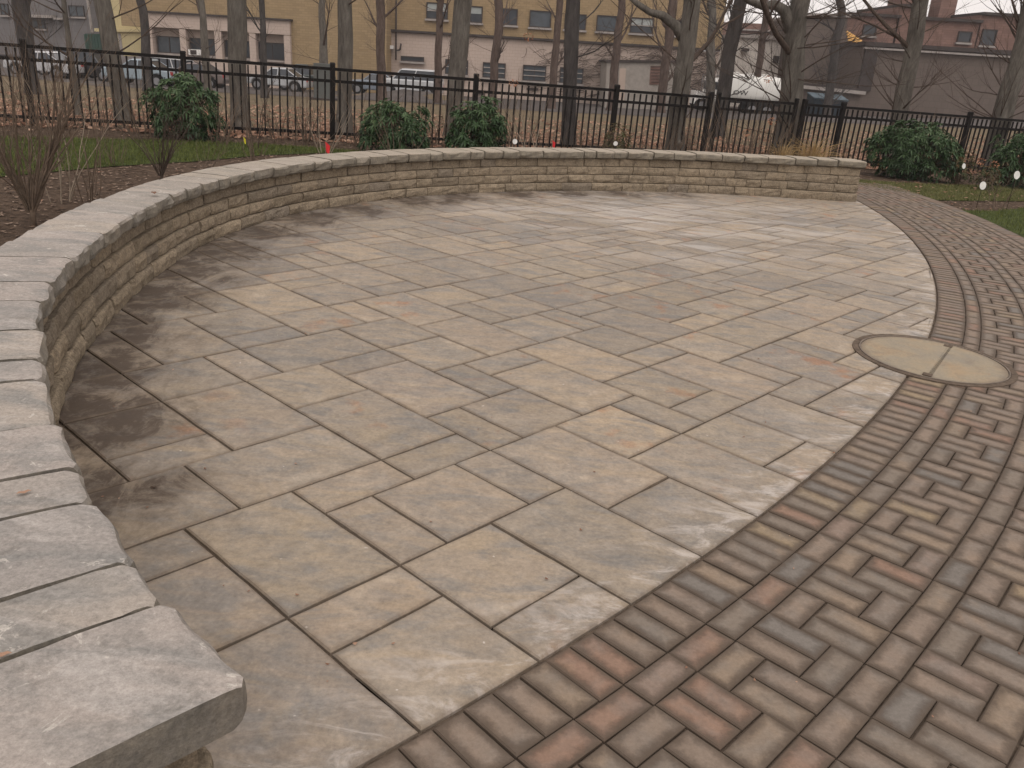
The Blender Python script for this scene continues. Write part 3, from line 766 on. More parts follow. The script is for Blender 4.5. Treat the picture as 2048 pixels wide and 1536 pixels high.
def s_leaf(r):
    x = r.uniform(-14, 20); yf = fence_y(x); y = yf+abs(r.gauss(0, 1))*2.6-.3
    if r.random() < .25: y = yf+r.uniform(0, 14)
    if mnoise.noise(Vector((x*.7, y*.7, 0))) < -.15 and r.random() < .7: return None
    return (x, y, max(terr(x, y), -.03 if y < yf+.5 else -9))
scatter('fallen_leaves', 24000, s_leaf, flake(.065, .012, .8), M['leaf'], 8)
def blade(hgt):
    def q(p, r):
        a = r.uniform(0, 6.28); h = hgt*r.uniform(.5, 1.25); w_ = .0045; lx, ly = r.uniform(-.6, .6)*h, r.uniform(-.6, .6)*h
        return [(p[0]-w_*math.cos(a), p[1]-w_*math.sin(a), p[2]), (p[0]+w_*math.cos(a), p[1]+w_*math.sin(a), p[2]), (p[0]+lx, p[1]+ly, p[2]+h)], [(0, 1, 2)]
    return q
def s_poly(poly, ymax=99):
    xs_ = [p[0] for p in poly]; ys_ = [p[1] for p in poly]; bx = (min(xs_), max(xs_)); by = (min(ys_), max(ys_))
    def f(r):
        x, y = r.uniform(*bx), r.uniform(*by)
        if not in_poly((x, y), poly) or x > 11: return None
        return (x, y, -.02)
    return f
scatter('grass', 60000, s_poly(LAWN_L), blade(.045), M['grass'], 9)
scatter('grass', 36000, s_poly(LAWN_R), blade(.035), M['grass_pale'], 10)
scatter('grass', 36000, s_poly(LAWN_R2), blade(.045), M['grass'], 12)
scatter('fallen_leaves', 120, s_poly(LAWN_R), flake(.03, .02, .6), M['leaf'], 16)
# things lying on the patio
pr = random.Random(31)
def lying(px, py, size, label, mat, cat='leaf', z=.004, group=None):
    x, y = gnd(px, py, z); m = MB(); a = pr.uniform(0, 3.1); n = 8
    vs = [(0, 0, size*.12)]+[(size*math.cos(2*math.pi*i/n)*(1 if i % 4 else 1.25), size*.5*math.sin(2*math.pi*i/n), size*.18*(i % 2)+.001) for i in range(n)]
    m.add(vs, [(0, i+1, (i+1) % n+1) for i in range(n)]); me = m.mesh('dry_leaf' if cat == 'leaf' else cat)
    me.materials.append(mat); tone_attr(me, [pr.random()]*n)
    o = link('dry_leaf' if cat == 'leaf' else cat, me); o.location = (x, y, z); o.rotation_euler = (0, 0, a); return tag(o, label, cat, group)
M['pebble'] = simple('pebble', (.05, .03, .02), .8, .3, 9)
lying(307, 975, .010, 'small dark brown pebble on the slab just right of the wall in the near left', M['pebble'], 'pebble')
lying(1905, 502, .022, 'dark curled dead leaf on the far brick path', M['leaf'])
lying(1984, 515, .028, 'pale curled dead leaf on the far brick path near the frame edge', M['leaf'])
lying(48, 985, .013, 'small reddish leaf scrap on a cap stone near the camera', M['leaf'], z=.51)
lying(4, 1310, .012, 'reddish leaf tip on the second nearest cap stone at the frame edge', M['leaf'], z=.51)
lying(308, 386, .035, 'brown dead leaf on the cap stones at the left bend of the wall', M['leaf'], z=.482)
def s_grit(r):
    x, y = r.uniform(-2.3, 6), r.uniform(1.5, 13.5)
    return (x, y, .001) if in_poly((x, y), PATIO) or R0 < math.dist((x, y), CC) < R0+PW else None
scatter('grit', 420, s_grit, flake(.006, .003, .8), M['leaf'], 17)

# ------------------------------------------------------------------ evergreen shrubs
def leaf_blade(m, tn, p, d, L_, W_, droop, r, tv):
    d = Vector(d).normalized(); side = d.cross(Vector((0, 0, 1)))
    if side.length < .05: side = Vector((1, 0, 0))
    side.normalize(); side = (side+Vector((0, 0, r.uniform(-.5, .5)))).normalized()
    p = Vector(p); q1 = p+d*L_*.5; q2 = p+d*L_+Vector((0, 0, -droop*L_))
    b = len(m.v); m.v += [tuple(p), tuple(q1+side*W_), tuple(q1-side*W_), tuple(q2)]
    m.f += [(b, b+1, b+3), (b, b+3, b+2)]; m.sm += [False]*2; tn += [tv]*2
def rhodo(loc, wx, wy, h, n, label, seed, mat='rhodo', leafL=.095, name='rhododendron', cat='shrub', group=None):
    r = random.Random(seed); o = empty(name, loc, label, cat, group)
    m = MB(); tn = []; st = MB()
    lob = [(r.uniform(-.6, .6), r.uniform(-.6, .6), r.uniform(.25, .8), r.uniform(.35, .6)) for _ in range(9)]
    k = 0
    while k < n:
        # whorls sit on an uneven shell, a few inside
        u, v, t_ = r.uniform(-1, 1), r.uniform(-1, 1), r.uniform(0.02, 1)
        q = Vector((u, v, (t_-.45)*1.75)); rad = q.length+.42*mnoise.noise(Vector((u*2.1+seed, v*2.1, t_*2.6)))
        if rad > 1 or (rad < .55 and r.random() < .8): continue
        if mnoise.noise(Vector((u*3+seed, v*3, t_*4))) < -.2 or (t_ < .2 and r.random() < .6): continue
        k += 1; p = Vector((u*wx/2, v*wy/2, t_*h)); outd = Vector((u, v, (t_-.35)*1.2)).normalized()
        tv0 = max(0, min(1, .25+.5*(t_)+r.uniform(-.28, .25)))
        nl = r.randint(7, 10); ph = r.uniform(0, 6.28)
        ax = (outd+Vector((0, 0, .7))).normalized(); a = ax.orthogonal().normalized(); bb_ = ax.cross(a)
        for i in range(nl):
            an = ph+6.283*i/nl; d = a*math.cos(an)+bb_*math.sin(an)+ax*r.uniform(-.25, .55)
            leaf_blade(m, tn, p, d, leafL*r.uniform(.7, 1.2), leafL*.15, r.uniform(.1, .55), r, max(0, min(1, tv0+r.uniform(-.15, .15))))
        if r.random() < .05: st.tube([p, p+outd*.09+Vector((0, 0, .05)), p+outd*.15+Vector((0, 0, .12))], [.004, .003, .0015], 3, False)
        if r.random() < .12: st.tube([(r.uniform(-.08, .08)*wx, r.uniform(-.08, .08)*wy, -.03), p*.5+Vector((0, 0, .02)), p], [.012, .008, .004], 4, False)
    me = m.mesh('foliage'); me.materials.append(M[mat]); tone_attr(me, tn); link('foliage', me, o)
    st.build('stem', M['twig'], o); return o
def gp_(px, py): x, y = gnd(px, py); return (x, y, -.02)
def bed_at(px, Y): x, _ = at(px, 300, Y); return (x, Y, -.03)
rhodo(bed_at(374, 12.75), 1.06, .95, .92, 420, 'round evergreen rhododendron before the fence at the left, highest and farthest left of the shrubs', 1)
rhodo(bed_at(790, 12.9), 1.0, .9, .78, 420, 'evergreen rhododendron behind the wall, below the blue car, broad and spreading', 2)
rhodo(bed_at(951, 13.3), .86, .8, .92, 380, 'upright evergreen rhododendron behind the wall, right of the broad one', 3)
rhodo(bed_at(1832, 15.9), 1.72, 1.0, 1.02, 820, 'big wide evergreen rhododendron just beyond the right end of the wall', 4)
rhodo(bed_at(2045, 15.9), 1.0, .9, .98, 380, 'evergreen rhododendron cut by the right edge of the frame', 5)
rhodo(bed_at(1930, 15.6), .5, .45, .62, 170, 'small bronze-green shrub with a white tag, right of the big rhododendron', 6, 'rhodo_red', .05, 'bronze_shrub')
rhodo(bed_at(1231, 14.2), .45, .42, .66, 190, 'small brown-green dwarf evergreen behind the wall at a fence post', 7, 'rhodo_red', .045, 'dwarf_conifer')
rhodo(bed_at(1990, 15.0), .45, .4, .42, 90, 'low sparse bronze shrub with a dried flower head, by the right frame edge', 8, 'rhodo_red', .05, 'bronze_shrub')

# ------------------------------------------------------------------ bare shrubs
def branch(m, p, d, L_, r0, depth, r, up=.15, spread=.6, tips=None, segs=5, n=4, kids=3):
    pts = [Vector(p)]; rad = [r0]; d = Vector(d).normalized()
    for i in range(segs):
        d = (d+Vector((r.gauss(0, .09), r.gauss(0, .09), r.gauss(0, .06)+up*.15))).normalized()
        pts.append(pts[-1]+d*L_/segs); rad.append(r0*(1-.75*(i+1)/segs))
    m.tube(pts, rad, n if r0 > .004 else 3, False)
    if tips is not None and depth == 0: tips.append(pts[-1])
    if depth > 0:
        for k in range(kids):
            i = r.randint(1, segs-1) if k else segs-1; q = pts[i]
            ax = Vector((r.uniform(-1, 1), r.uniform(-1, 1), r.uniform(-.2, .8))).normalized()
            dd = (pts[i+1]-pts[i]).normalized()*1.0+ax*spread
            branch(m, q, dd, L_*r.uniform(.4, .7), max(.0012, rad[i]*.6), depth-1, r, up, spread, tips, max(3, segs-1), n, kids)
def bare(loc, stems, h, lean, label, seed, mat='twig', depth=1, r0=.007, trunk=None, heads=0, name='bare_shrub', kids=3, spread=.6, group=None, upright=1.0):
    r = random.Random(seed); o = empty(name, loc, label, 'shrub', group); m = MB(); tips = []
    for k in range(stems):
        a = r.uniform(0, 6.28); d = Vector((math.cos(a)*lean, math.sin(a)*lean, upright)); hh = h*r.uniform(.65, 1.1)
        base = (math.cos(a)*.05*(1+stems*.08), math.sin(a)*.05*(1+stems*.08), -.02)
        if trunk: base = (math.cos(a)*.02, math.sin(a)*.02, trunk*r.uniform(.5, 1))
        branch(m, base, d, hh, 1.35*r0*r.uniform(.7, 1.2), depth, r, .15, spread, tips, 7, 5, kids)
    if trunk: m.tube([(0, 0, -.05), (.01, 0, trunk*.5), (0, .01, trunk)], [r0*3.2, r0*2.6, r0*2], 7)
    m.build('stems', M[mat], o)
    r.shuffle(tips)
    for t_ in tips[:heads]:
        hm = MB(); tn = []
        for i in range(46):
            a, b = r.uniform(0, 6.28), r.uniform(-1, 1); cc = math.sqrt(1-b*b); p = t_+Vector((math.cos(a)*cc, math.sin(a)*cc, b*.7))*.055
            leaf_blade(hm, tn, p, (math.cos(a)*cc, math.sin(a)*cc, b), .03, .011, .2, r, r.random())
        me = hm.mesh('flower_head'); me.materials.append(M['hydra']); tone_attr(me, tn); link('flower_head', me, o)
    return o
def gz(px, py, dz=-.03): x, y = gnd(px, py, dz); return (x, y, dz)
bare(gz(66, 452), 24, 1.05, .42, 'thick many-twigged bare shrub on a short trunk right behind the wall, far left', 41, 'twig', 2, .0085, .20, kids=4)
bare(gz(175, 400), 9, .95, .33, 'bare shrub of thin pale upright stems behind the left bend of the wall', 42, 'twig', 1, .005, kids=2)
bare(gz(120, 405), 6, 1.2, .25, 'tall thin pale stems rising between the thick shrub and the bend of the wall', 43, 'twig_pale', 1, .0045, kids=2)
bare(gz(322, 362), 16, .62, .5, 'small dark twiggy shrub in mulch beside the wall, shorter than its neighbours', 44, 'twig_dark', 2, .0065, .10, kids=3)
bare(gz(232, 330), 9, .5, .45, 'low rusty twig clump at the edge of the left lawn', 45, 'twig', 1, .0035, kids=3)
bare(gz(512, 322), 9, .8, .3, 'bare shrub close behind the wall, just right of the yellow flag', 46, 'twig', 1, .005, kids=3)
bare(gz(405, 345), 7, .45, .5, 'low bare twigs at the lawn edge between the dark shrub and the yellow flag', 47, 'twig', 1, .0035, kids=3)
bare(bed_at(507, 12.3), 4, 1.35, .16, 'tall thin shoots before the thick grey trunk, reaching above the fence', 48, 'twig_dark', 1, .006, kids=3)
bare(bed_at(650, 12.4), 6, .8, .5, 'pale forked stems beside the red flag behind the wall', 49, 'twig_pale', 1, .005, kids=2)
bare(bed_at(800, 11.9), 9, .75, .5, 'bare stems standing in front of the broad rhododendron', 50, 'twig', 1, .004, kids=2)
bare(bed_at(1010, 13.6), 8, 1.35, .2, 'tall reddish bare shrub with orange dried flower heads right of the upright rhododendron', 51, 'twig', 1, .006, heads=2, kids=2, spread=.35)
bare(bed_at(1062, 13.4), 3, 1.15, .2, 'pale forked sapling reaching above the fence in the middle', 52, 'twig_pale', 1, .007, kids=3)
bare(bed_at(1180, 13.7), 14, .68, .3, 'thin dry stalks behind the wall at the foot of the dark trunk', 53, 'twig', 0, .0035)
bare(bed_at(1300, 14.0), 12, .75, .5, 'low bare stems behind the wall, left of the gate', 54, 'twig', 1, .004, kids=2)
bare(bed_at(1478, 14.4), 14, 1.2, .32, 'bare shrub of many budded shoots in front of the gate', 55, 'twig', 1, .006, kids=3, spread=.4)
bare(bed_at(1528, 14.6), 11, 1.05, .3, 'bare shrub with an orange dried flower head at the right of the gate', 56, 'twig', 1, .006, heads=3, kids=2, spread=.4)
bare(bed_at(1385, 14.2), 9, .8, .45, 'short bare shrub between the pale trunk and the gate', 57, 'twig', 1, .004, kids=2)
bare(bed_at(2012, 14.6), 7, .5, .5, 'reddish bare stems with a pale dried flower head at the right edge', 58, 'twig', 1, .004, heads=2, kids=2)
bare(gz(1990, 415), 7, .55, .45, 'sparse reddish twigs behind the round white tags at the right', 59, 'twig', 1, .0035, kids=2)
bare(gz(20, 330), 8, 1.2, .35, 'tall bare shrub at the left edge of the frame beyond the thick one', 60, 'twig', 1, .006, kids=3)
# straw grass
def strawclump(px, Y, h, n, label, seed):
    r = random.Random(seed); o = empty('ornamental_grass', bed_at(px, Y), label, 'grass clump'); m = MB()
    for i in range(n):
        a = r.uniform(0, 6.28); l = r.uniform(.2, 1.1); hh = h*r.uniform(.5, 1.1); dx, dy = math.cos(a)*l*h*.7, math.sin(a)*l*h*.7
        m.tube([(dx*.1, dy*.1, 0), (dx*.45, dy*.45, hh*.7), (dx, dy, hh*r.uniform(.6, 1))], [.0035, .003, .001], 3, False)
    m.build('straw_blades', M['straw'], o); return o
tr = random.Random(404); proto = bare(bed_at(560, 13.2), 12, .85, .28, 'thin bare twigs standing in the mulch along the fence', 88, 'twig', 1, .0045, kids=3, group='bare twigs along the fence')
for px in (110, 200, 285, 440, 600, 625, 700, 735, 850, 870, 900, 1040, 1090, 1140, 1195, 1270, 1340, 1360, 1400, 1440, 1500, 1550, 1590, 1650, 1700):
    c_ = proto.copy(); col.objects.link(c_)
    for ch in proto.children: d_ = ch.copy(); col.objects.link(d_); d_.parent = c_
    Yb = fence_y(at(px, 300, 14)[0])-tr.uniform(.5, 1.5); c_.location = (at(px, 300, Yb)[0], Yb, -.03); c_.rotation_euler = (0, 0, tr.uniform(0, 6)); k_ = tr.uniform(.6, 1.25); c_.scale = (k_, k_, k_)
strawclump(1628, 14.6, .72, 260, 'clump of straw-coloured dry grass behind the wall, right of the gate', 71)
strawclump(1565, 14.7, .62, 130, 'thinner clump of dry grass in front of the gate', 72)
# tags and flags
def plant_tag(px, py, rz, gy, label, rad=.058):
    Y = gy; x, z = at(px, py, Y); o = empty('plant_tag', (x, Y, -.03), label, 'plant tag', 'round white plant tags on wire stakes')
    m = MB(); m.disc((0, -.012, z+.03), rad, (math.sin(rz), -math.cos(rz), .15), 20, .004); m.build('disc', M['tagwhite'], o)
    m = MB(); m.tube([(0, 0, 0), (0, 0, z+.10)], .0032, 5); m.build('stake', M['black'], o)
plant_tag(1030, 283, .4, 12.9, 'round white tag behind the wall at the upright rhododendron, farthest left of the tags', .038)
plant_tag(1231, 287, -.3, 13.4, 'round white tag behind the wall at the dwarf evergreen', .034)
plant_tag(1927, 332, .5, 14.9, 'small round white tag in front of the small bronze-green shrub', .045)
plant_tag(1965, 371, .3, 12.6, 'lower of the two large round white tags by the right lawn')
plant_tag(2033, 350, .4, 12.4, 'largest and highest round white tag, at the right edge of the frame')
def flag(px, py, Y, mat, label, sz=.075):
    x, z = at(px, py, Y); o = empty('marker_flag', (x, Y, -.03), label, 'flag')
    m = MB(); m.tube([(0, 0, 0), (.01, 0, z+.03+sz)], .0018, 4); m.build('wire', M['twig_pale'], o)
    m = MB(); zc = z+.03; vs = []; 
    for i in range(5):
        t_ = i/4; vs += [(t_*sz*.8, .012*math.sin(t_*5), zc+sz*.7-t_*sz*.55), (t_*sz*.55+.01, .014*math.cos(t_*4), zc-sz*.8-t_*sz*.35)]
    n_ = len(vs); vs += [(a, b+.0015, c_) for a, b, c_ in vs]; fs = []
    for i in range(4): fs += [(2*i, 2*i+2, 2*i+3, 2*i+1), (n_+2*i, n_+2*i+1, n_+2*i+3, n_+2*i+2)]
    m.add(vs, fs); m.build('cloth', M[mat], o)
flag(650, 293, 9.7, 'flag_red', 'red marker flag behind the wall, left of the broad rhododendron', .075)
flag(1104, 286, 12.4, 'flag_red', 'small red marker flag behind the middle of the wall', .06)
flag(486, 279, 11.6, 'flag_yel', 'yellow marker flag on the left lawn', .05)

# ------------------------------------------------------------------ trees
def tree(top, base, wb, wt, label, seed, mat='bark', low=2.6, Hh=9.5, kids=10, boss=None, nlimb=4, depth=2, lean_lock=1.0, Y=None, group=None):
    """top/base: pixels of the axis at the frame top and at the ground; wb/wt widths in px there"""
    r = random.Random(seed)
    b = Vector(hit(*base)) if Y is None else Vector((*[at(base[0], base[1], Y)[0], Y], 0))
    if Y is not None: b.z = terr(b.x, b.y)
    D = b.y; xt, zt = at(top[0], top[1], D); tp = Vector((xt, D, zt))
    o = empty('bare_tree', b, label, 'tree', group)
    d = (tp-b); L_ = d.length; u = d/L_
    rb = wb*D/F/2; rt = wt*D/F/2; n = 18; P = []; Rr = []
    for i in range(n+1):
        t_ = i/n*Hh/max(.1, L_)*1.0; q = u*(i/n*Hh)
        wob = Vector((mnoise.noise(Vector((seed, i*.35, 0))), mnoise.noise(Vector((seed, i*.35, 9))), 0))*(.05+.02*i)*(.5 if t_ < 1 else 1.4)*(Hh/9)
        P.append(q+wob*(rb/.2)); 
        rr = rb+(rt-rb)*min(1, t_) if t_ <= 1 else rt*max(.12, 1-(t_-1)*L_/max(.1, (Hh-L_))*.9)
        if i == 0: rr = rb*1.28
        Rr.append(rr*(1+.07*mnoise.noise(Vector((seed*2, i*1.3, 4)))))
    P[0].z -= .15; P.insert(1, P[0].lerp(P[1], .30)+Vector((0, 0, .0))); P.insert(2, P[0].lerp(P[2], .62)); Rr[0] = rb*1.55; Rr.insert(1, rb*1.28); Rr.insert(2, rb*1.08)
    tm = MB(); tm.tube(P, Rr, 12, True, .22)
    for (f_, sc_) in (boss or []):
        i = int(f_*n*L_/Hh); q = P[min(n, i)]; a = r.uniform(3.6, 5.8)
        tm.tube([q+Vector((math.cos(a), math.sin(a), 0))*rb*.6-Vector((0, 0, .1)), q+Vector((math.cos(a), math.sin(a), 0))*rb*sc_, q+Vector((math.cos(a), math.sin(a), 0))*rb*.7+Vector((0, 0, .1))], [rb*.2, rb*.42, rb*.2], 7)
    tm.build('trunk', M[mat], o)
    cm = MB()
    for k in range(nlimb):
        hgt = low+(Hh-low)*(k+r.uniform(0, .8))/nlimb*.9; i = min(n-1, int(hgt/Hh*n)); a = r.uniform(0, 6.28)
        dd = Vector((math.cos(a), math.sin(a)*.9, r.uniform(.5, 1.1)))
        branch(cm, P[i]+u*((hgt/Hh*n)-i)*Hh/n, dd, r.uniform(1.6, 3.0)*(Hh/9.5), max(.02, Rr[i]*.30), depth, r, .3, .75, None, 7, 6, 5)
    for k in range(kids):
        hgt = low*r.uniform(.8, 1.0)+(Hh-low)*r.random()*.9; i = min(n-1, int(hgt/Hh*n)); a = r.uniform(0, 6.28)
        dd = Vector((math.cos(a), math.sin(a), r.uniform(-.1, .9)))
        branch(cm, P[i], dd, r.uniform(.9, 2.2), .014, 1 if k % 2 else 2, r, .25, .6, None, 6, 4, 4)
    cm.build('crown', M[mat if mat != 'bark' else 'twig_dark'], o)
    return o, P, u, rb
tree((40, 0), (66, 188), 24, 30, 'dark bare trunk at the far left edge beyond the parked white car', 101, 'bark_dark', 2.2)
tree((132, 40), (157, 236), 15, 9, 'slim pale grey tree forking low behind the left end of the fence', 102, 'bark', 1.45, 5, nlimb=4, kids=6, Y=15.2)
tree((205, 0), (250, 250), 29, 30, 'leaning grey trunk behind the fence, left of the cream wall', 103, 'bark', 2.5, Y=14.6)
tree((285, 0), (296, 182), 17, 15, 'thin dark trunk right of the cream wall', 104, 'bark_dark', 4)
tree((402, 0), (418, 200), 15, 12, 'slim curved grey trunk in front of the window air conditioner', 105, 'bark', 2.2)
tree((472, 0), (481, 262), 32, 34, 'thick straight grey trunk behind the fence before the pilastered bays', 106, 'bark', 3.6, boss=[(.55, 1.05)], Y=15.0)
tree((524, 0), (529, 196), 13, 10, 'thin trunk in front of the last bay window', 107, 'bark_dark', 3.2, kids=12)
tree((643, 0), (650, 200), 19, 11, 'slender grey trunk before the plain tan brick wall, left of a fence post', 108, 'bark', 3)
tree((693, 0), (686, 290), 29, 26, 'thick grey trunk with a knot, touching the second fence post', 109, 'bark', 3.6, boss=[(.62, 1.0)], Y=15.6)
tree((760, 0), (764, 203), 17, 16, 'brown trunk at the corner of the tan and pink walls', 110, 'bark_red', 3)
tree((880, 0), (875, 207), 15, 12, 'brown trunk between the low vent window and the thick leaning trunk', 111, 'bark_red', 2.2, boss=[(.5, 1.1)])
tree((925, 0), (906, 270), 33, 33, 'thickest grey trunk of the middle, leaning slightly right above the upright rhododendron', 112, 'bark', 3.4, boss=[(.42, 1.02)], Y=16.6)
tree((1000, 0), (984, 212), 15, 16, 'crooked brown trunk right of the thickest middle trunk', 113, 'bark_red', 3)
tree((1120, 0), (1102, 218), 15, 12, 'slim brown trunk just left of the very dark trunk', 114, 'bark_red', 2.8, kids=14)
tree((1145, 0), (1138, 285), 27, 26, 'very dark straight trunk behind the middle of the fence', 115, 'bark_dark', 3.2, Y=16.4, kids=12)
tree((1243, 0), (1222, 222), 17, 13, 'slim brown trunk behind the fence post left of the loading box', 116, 'bark_red', 2.8, kids=12)
tree((1346, 0), (1320, 226), 17, 16, 'brown trunk in front of the loading box doors', 117, 'bark_red', 2.2, kids=30, nlimb=6)
_, P18, u18, r18 = tree((1382, 0), (1352, 285), 34, 31, 'thick pale grey trunk with a big limb to the left, left of the gate', 118, 'bark', 2.4, Y=16.2, kids=16, boss=[(.55, 1.05)])
tree((1424, 0), (1420, 226), 17, 14, 'slim grey-brown trunk left of the tanker truck tank', 119, 'bark', 1.9, kids=60, nlimb=4)
tree((1480, 0), (1437, 238), 26, 25, 'dark leaning trunk in front of the tanker truck', 120, 'bark_dark', 2.2, kids=60, nlimb=4, Y=24)
tree((1534, 0), (1508, 228), 13, 11, 'thin red-brown leaning trunk in front of the white annex', 121, 'bark_red', 2.4, kids=14)
_, P22, u22, r22 = tree((1602, 0), (1574, 292), 46, 34, 'biggest grey trunk, swelling near the ground behind the gate', 122, 'bark', 2.3, Y=17.2, kids=60, nlimb=4)
tree((1684, 0), (1652, 236), 15, 14, 'slim dark leaning trunk before the taupe wall', 123, 'bark_dark', 1.6, kids=60, nlimb=4)
tree((1842, 0), (1796, 262), 30, 27, 'grey leaning trunk behind the big wide rhododendron', 124, 'bark', 2.1, Y=20, kids=60, nlimb=4)
tree((2052, 60), (1985, 300), 36, 30, 'grey leaning trunk at the right edge of the frame', 125, 'bark', 2.2, Y=18.6, kids=60, nlimb=4)
# multi-stem trees by the long wall
def thicket(px, py, h, stems, label, seed, mat='bark_dark', sp=.6, depth=2, r0=.05):
    r = random.Random(seed); b = hit(px, py); o = empty('multi_stem_tree', b, label, 'tree'); m = MB()
    for k in range(stems):
        a = r.uniform(0, 6.28); branch(m, (math.cos(a)*.2, math.sin(a)*.2, -.05), (math.cos(a)*sp, math.sin(a)*sp, 1), h*r.uniform(.7, 1.1), r0*r.uniform(.6, 1.1), depth, r, .3, .55, None, 8, 5, 6)
    m.build('branches', M[mat], o)
thicket(1842, 226, 6.5, 5, 'multi-stemmed bare tree in front of the long grey-brown wall', 131, 'bark_red', .5, 2, .07)
thicket(1960, 230, 5.0, 13, 'dense reddish bare thicket against the long wall at the right', 132, 'bark_red', .45, 2, .03)
thicket(1668, 232, 5.2, 4, 'low-branched bare tree before the taupe wall and the flat canopy', 133, 'bark_dark', .5, 2, .05)
# the two heavy limbs
m = MB(); D = 16.2; pts = []
for px, py in ((1368, 78), (1352, 52), (1325, 30), (1300, 24), (1275, 8), (1235, -30)): x, z = at(px, py, D); pts.append((x, D, z))
t18 = [o for o in bpy.data.objects if o.get('label', '').startswith('thick pale grey trunk')][0]
bl = t18.location; m.tube([(p[0]-bl.x, p[1]-bl.y+.0, p[2]-bl.z) for p in pts], [.10, .085, .075, .06, .05, .03], 8, True, .2); m.build('limb', M['bark'], t18)
m = MB(); D = 17.2; pts = []
for px, py in ((1592, 90), (1582, 50), (1568, 20), (1548, 8), (1530, 14), (1500, 2), (1470, -20)): x, z = at(px, py, D); pts.append((x, D, z))
t22 = [o for o in bpy.data.objects if o.get('label', '').startswith('biggest grey trunk')][0]
bl = t22.location; m.tube([(p[0]-bl.x, p[1]-bl.y, p[2]-bl.z) for p in pts], [.15, .13, .11, .09, .07, .06, .04], 9, True, .2); m.build('limb', M['bark'], t22)

# ------------------------------------------------------------------ buildings
class Facade:
    def __init__(s, name, Y, p0, p1, label, cat='building'):
        x0, z0 = at(*p0, Y); x1, z1 = at(*p1, Y); s.o = Vector((x0, Y, z0)); s.Y = Y
        s.a = math.atan2(z1-z0, x1-x0); s.root = empty(name, (x0, Y, z0), label, cat); s.root.rotation_euler = (0, -s.a, 0)
    def uv(s, px, py):
        x, z = at(px, py, s.Y); dx, dz = x-s.o.x, z-s.o.z; c, n = math.cos(s.a), math.sin(s.a)
        return dx*c+dz*n, -dx*n+dz*c
    def box(s, name, p, q, mat, y0=0., y1=.3, parent=None, m=None, ext=(0, 0, 0, 0)):
        """p,q: opposite corner pixels; y0/y1 depth (negative = towards the camera)"""
        u0, v0 = s.uv(*p); u1, v1 = s.uv(*q)
        if u0 > u1: u0, u1 = u1, u0
        if v0 > v1: v0, v1 = v1, v0
        u0 -= ext[0]; u1 += ext[1]; v0 -= ext[2]; v1 += ext[3]
        mm = m or MB(); mm.box(((u0+u1)/2, (y0+y1)/2, (v0+v1)/2), (u1-u0, y1-y0, v1-v0))
        if m: return None
        return mm.build(name, M[mat], parent or s.root)
    def window(s, p, q, glass='glass', bars_v=1, bars_h=0, frame='trim', y=-.02, blind=None, sill=True):
        u0, v0 = s.uv(*p); u1, v1 = s.uv(*q); 
        if v0 > v1: v0, v1 = v1, v0
        f = .07; fm = MB(); yy = y-.05
        for c, d in ((((u0+u1)/2, yy, v0+f/2), (u1-u0, .14, f)), (((u0+u1)/2, yy, v1-f/2), (u1-u0, .14, f)), ((u0+f/2, yy, (v0+v1)/2), (f, .14, v1-v0-2*f)), ((u1-f/2, yy, (v0+v1)/2), (f, .14, v1-v0-2*f))): fm.box(c, d)
        for i in range(bars_v): fm.box((u0+(u1-u0)*(i+1)/(bars_v+1), yy, (v0+v1)/2), (.05, .10, v1-v0-2*f))
        fo = fm.build('window', M[frame], s.root)
        g = MB(); g.box(((u0+u1)/2, y-.02, (v0+v1)/2), (u1-u0-2*f, .03, v1-v0-2*f)); g.build('pane', M[glass], fo)
        for i in range(bars_h):
            b = MB(); b.box(((u0+u1)/2, yy-.02, v0+(v1-v0)*(i+1)/(bars_h+1)), (u1-u0-2*f, .12, .06)); b.build('glazing_bar', M['trim_pale'], fo)
        if sill:
            b = MB(); b.box(((u0+u1)/2, y-.10, v0-.07), (u1-u0+.16, .22, .13)); b.build('sill', M['trim_pale'], fo)
        if blind:
            b = MB(); b.box(((u0+u1)/2, y-.045, v1-f-(v1-v0)*.2), (u1-u0-2*f-.02, .02, (v1-v0)*.38)); b.build('blind', M[blind], fo)
        return fo
# main tan building -------------------------------------------------
Fm = Facade('tan_factory', 66, (773, 59), (1350, 94), 'long two-storey tan brick building with a pink painted ground floor behind the trees')
# cut the shared edge exactly along the trim line
ub = Fm.uv(772, 59)[0]; ue = Fm.uv(1440, 100)[0]; m = MB(); m.box(((ub+ue)/2, 6, 4.4), (ue-ub, 12, 8.8)); m.build('upper_wall', M['tan'], Fm.root)
m = MB(); m.box(((ub+ue)/2, 6.05, -3.6), (ue-ub, 11.9, 6.9)); m.build('lower_wall', M['pink'], Fm.root)
m = MB(); m.box(((ub+ue)/2, -.03, -.04), (ue-ub, .26, .16)); m.build('trim_band', M['trim'], Fm.root)
def BX(x, y): return (650+x/2.926, y/2.926)
for i, (x0, y0, x1, y1) in enumerate([(595, 12, 718, 116), (843, 34, 920, 136), (1022, 47, 1124, 150), (1200, 59, 1320, 165), (1405, 78, 1524, 178), (1593, 87, 1720, 190), (1790, 100, 1916, 200), (2010, 112, 2120, 212)]):
    Fm.window(BX(x0, y0), BX(x1, y1), 'glass_blue' if i in (3, 5) else 'glass', 1 if i in (0, 2, 6) else 0, 1 if i in (0, 6) else 0, blind='blind' if i in (0, 1, 6) else None)
for i, (x0, y0, x1, y1) in enumerate([(705, 345, 836, 440), (925, 363, 1054, 460), (1160, 378, 1290, 478), (1376, 392, 1506, 492)]):
    Fm.window(BX(x0, y0), BX(x1, y1), 'glass_blue', 1, 2 if i != 0 else 1)
Fm.window(BX(445, 326), BX(580, 364), 'glass', 0, 0); Fm.box('sill', BX(440, 366), BX(580, 378), 'pinkdark', -.12, 0)
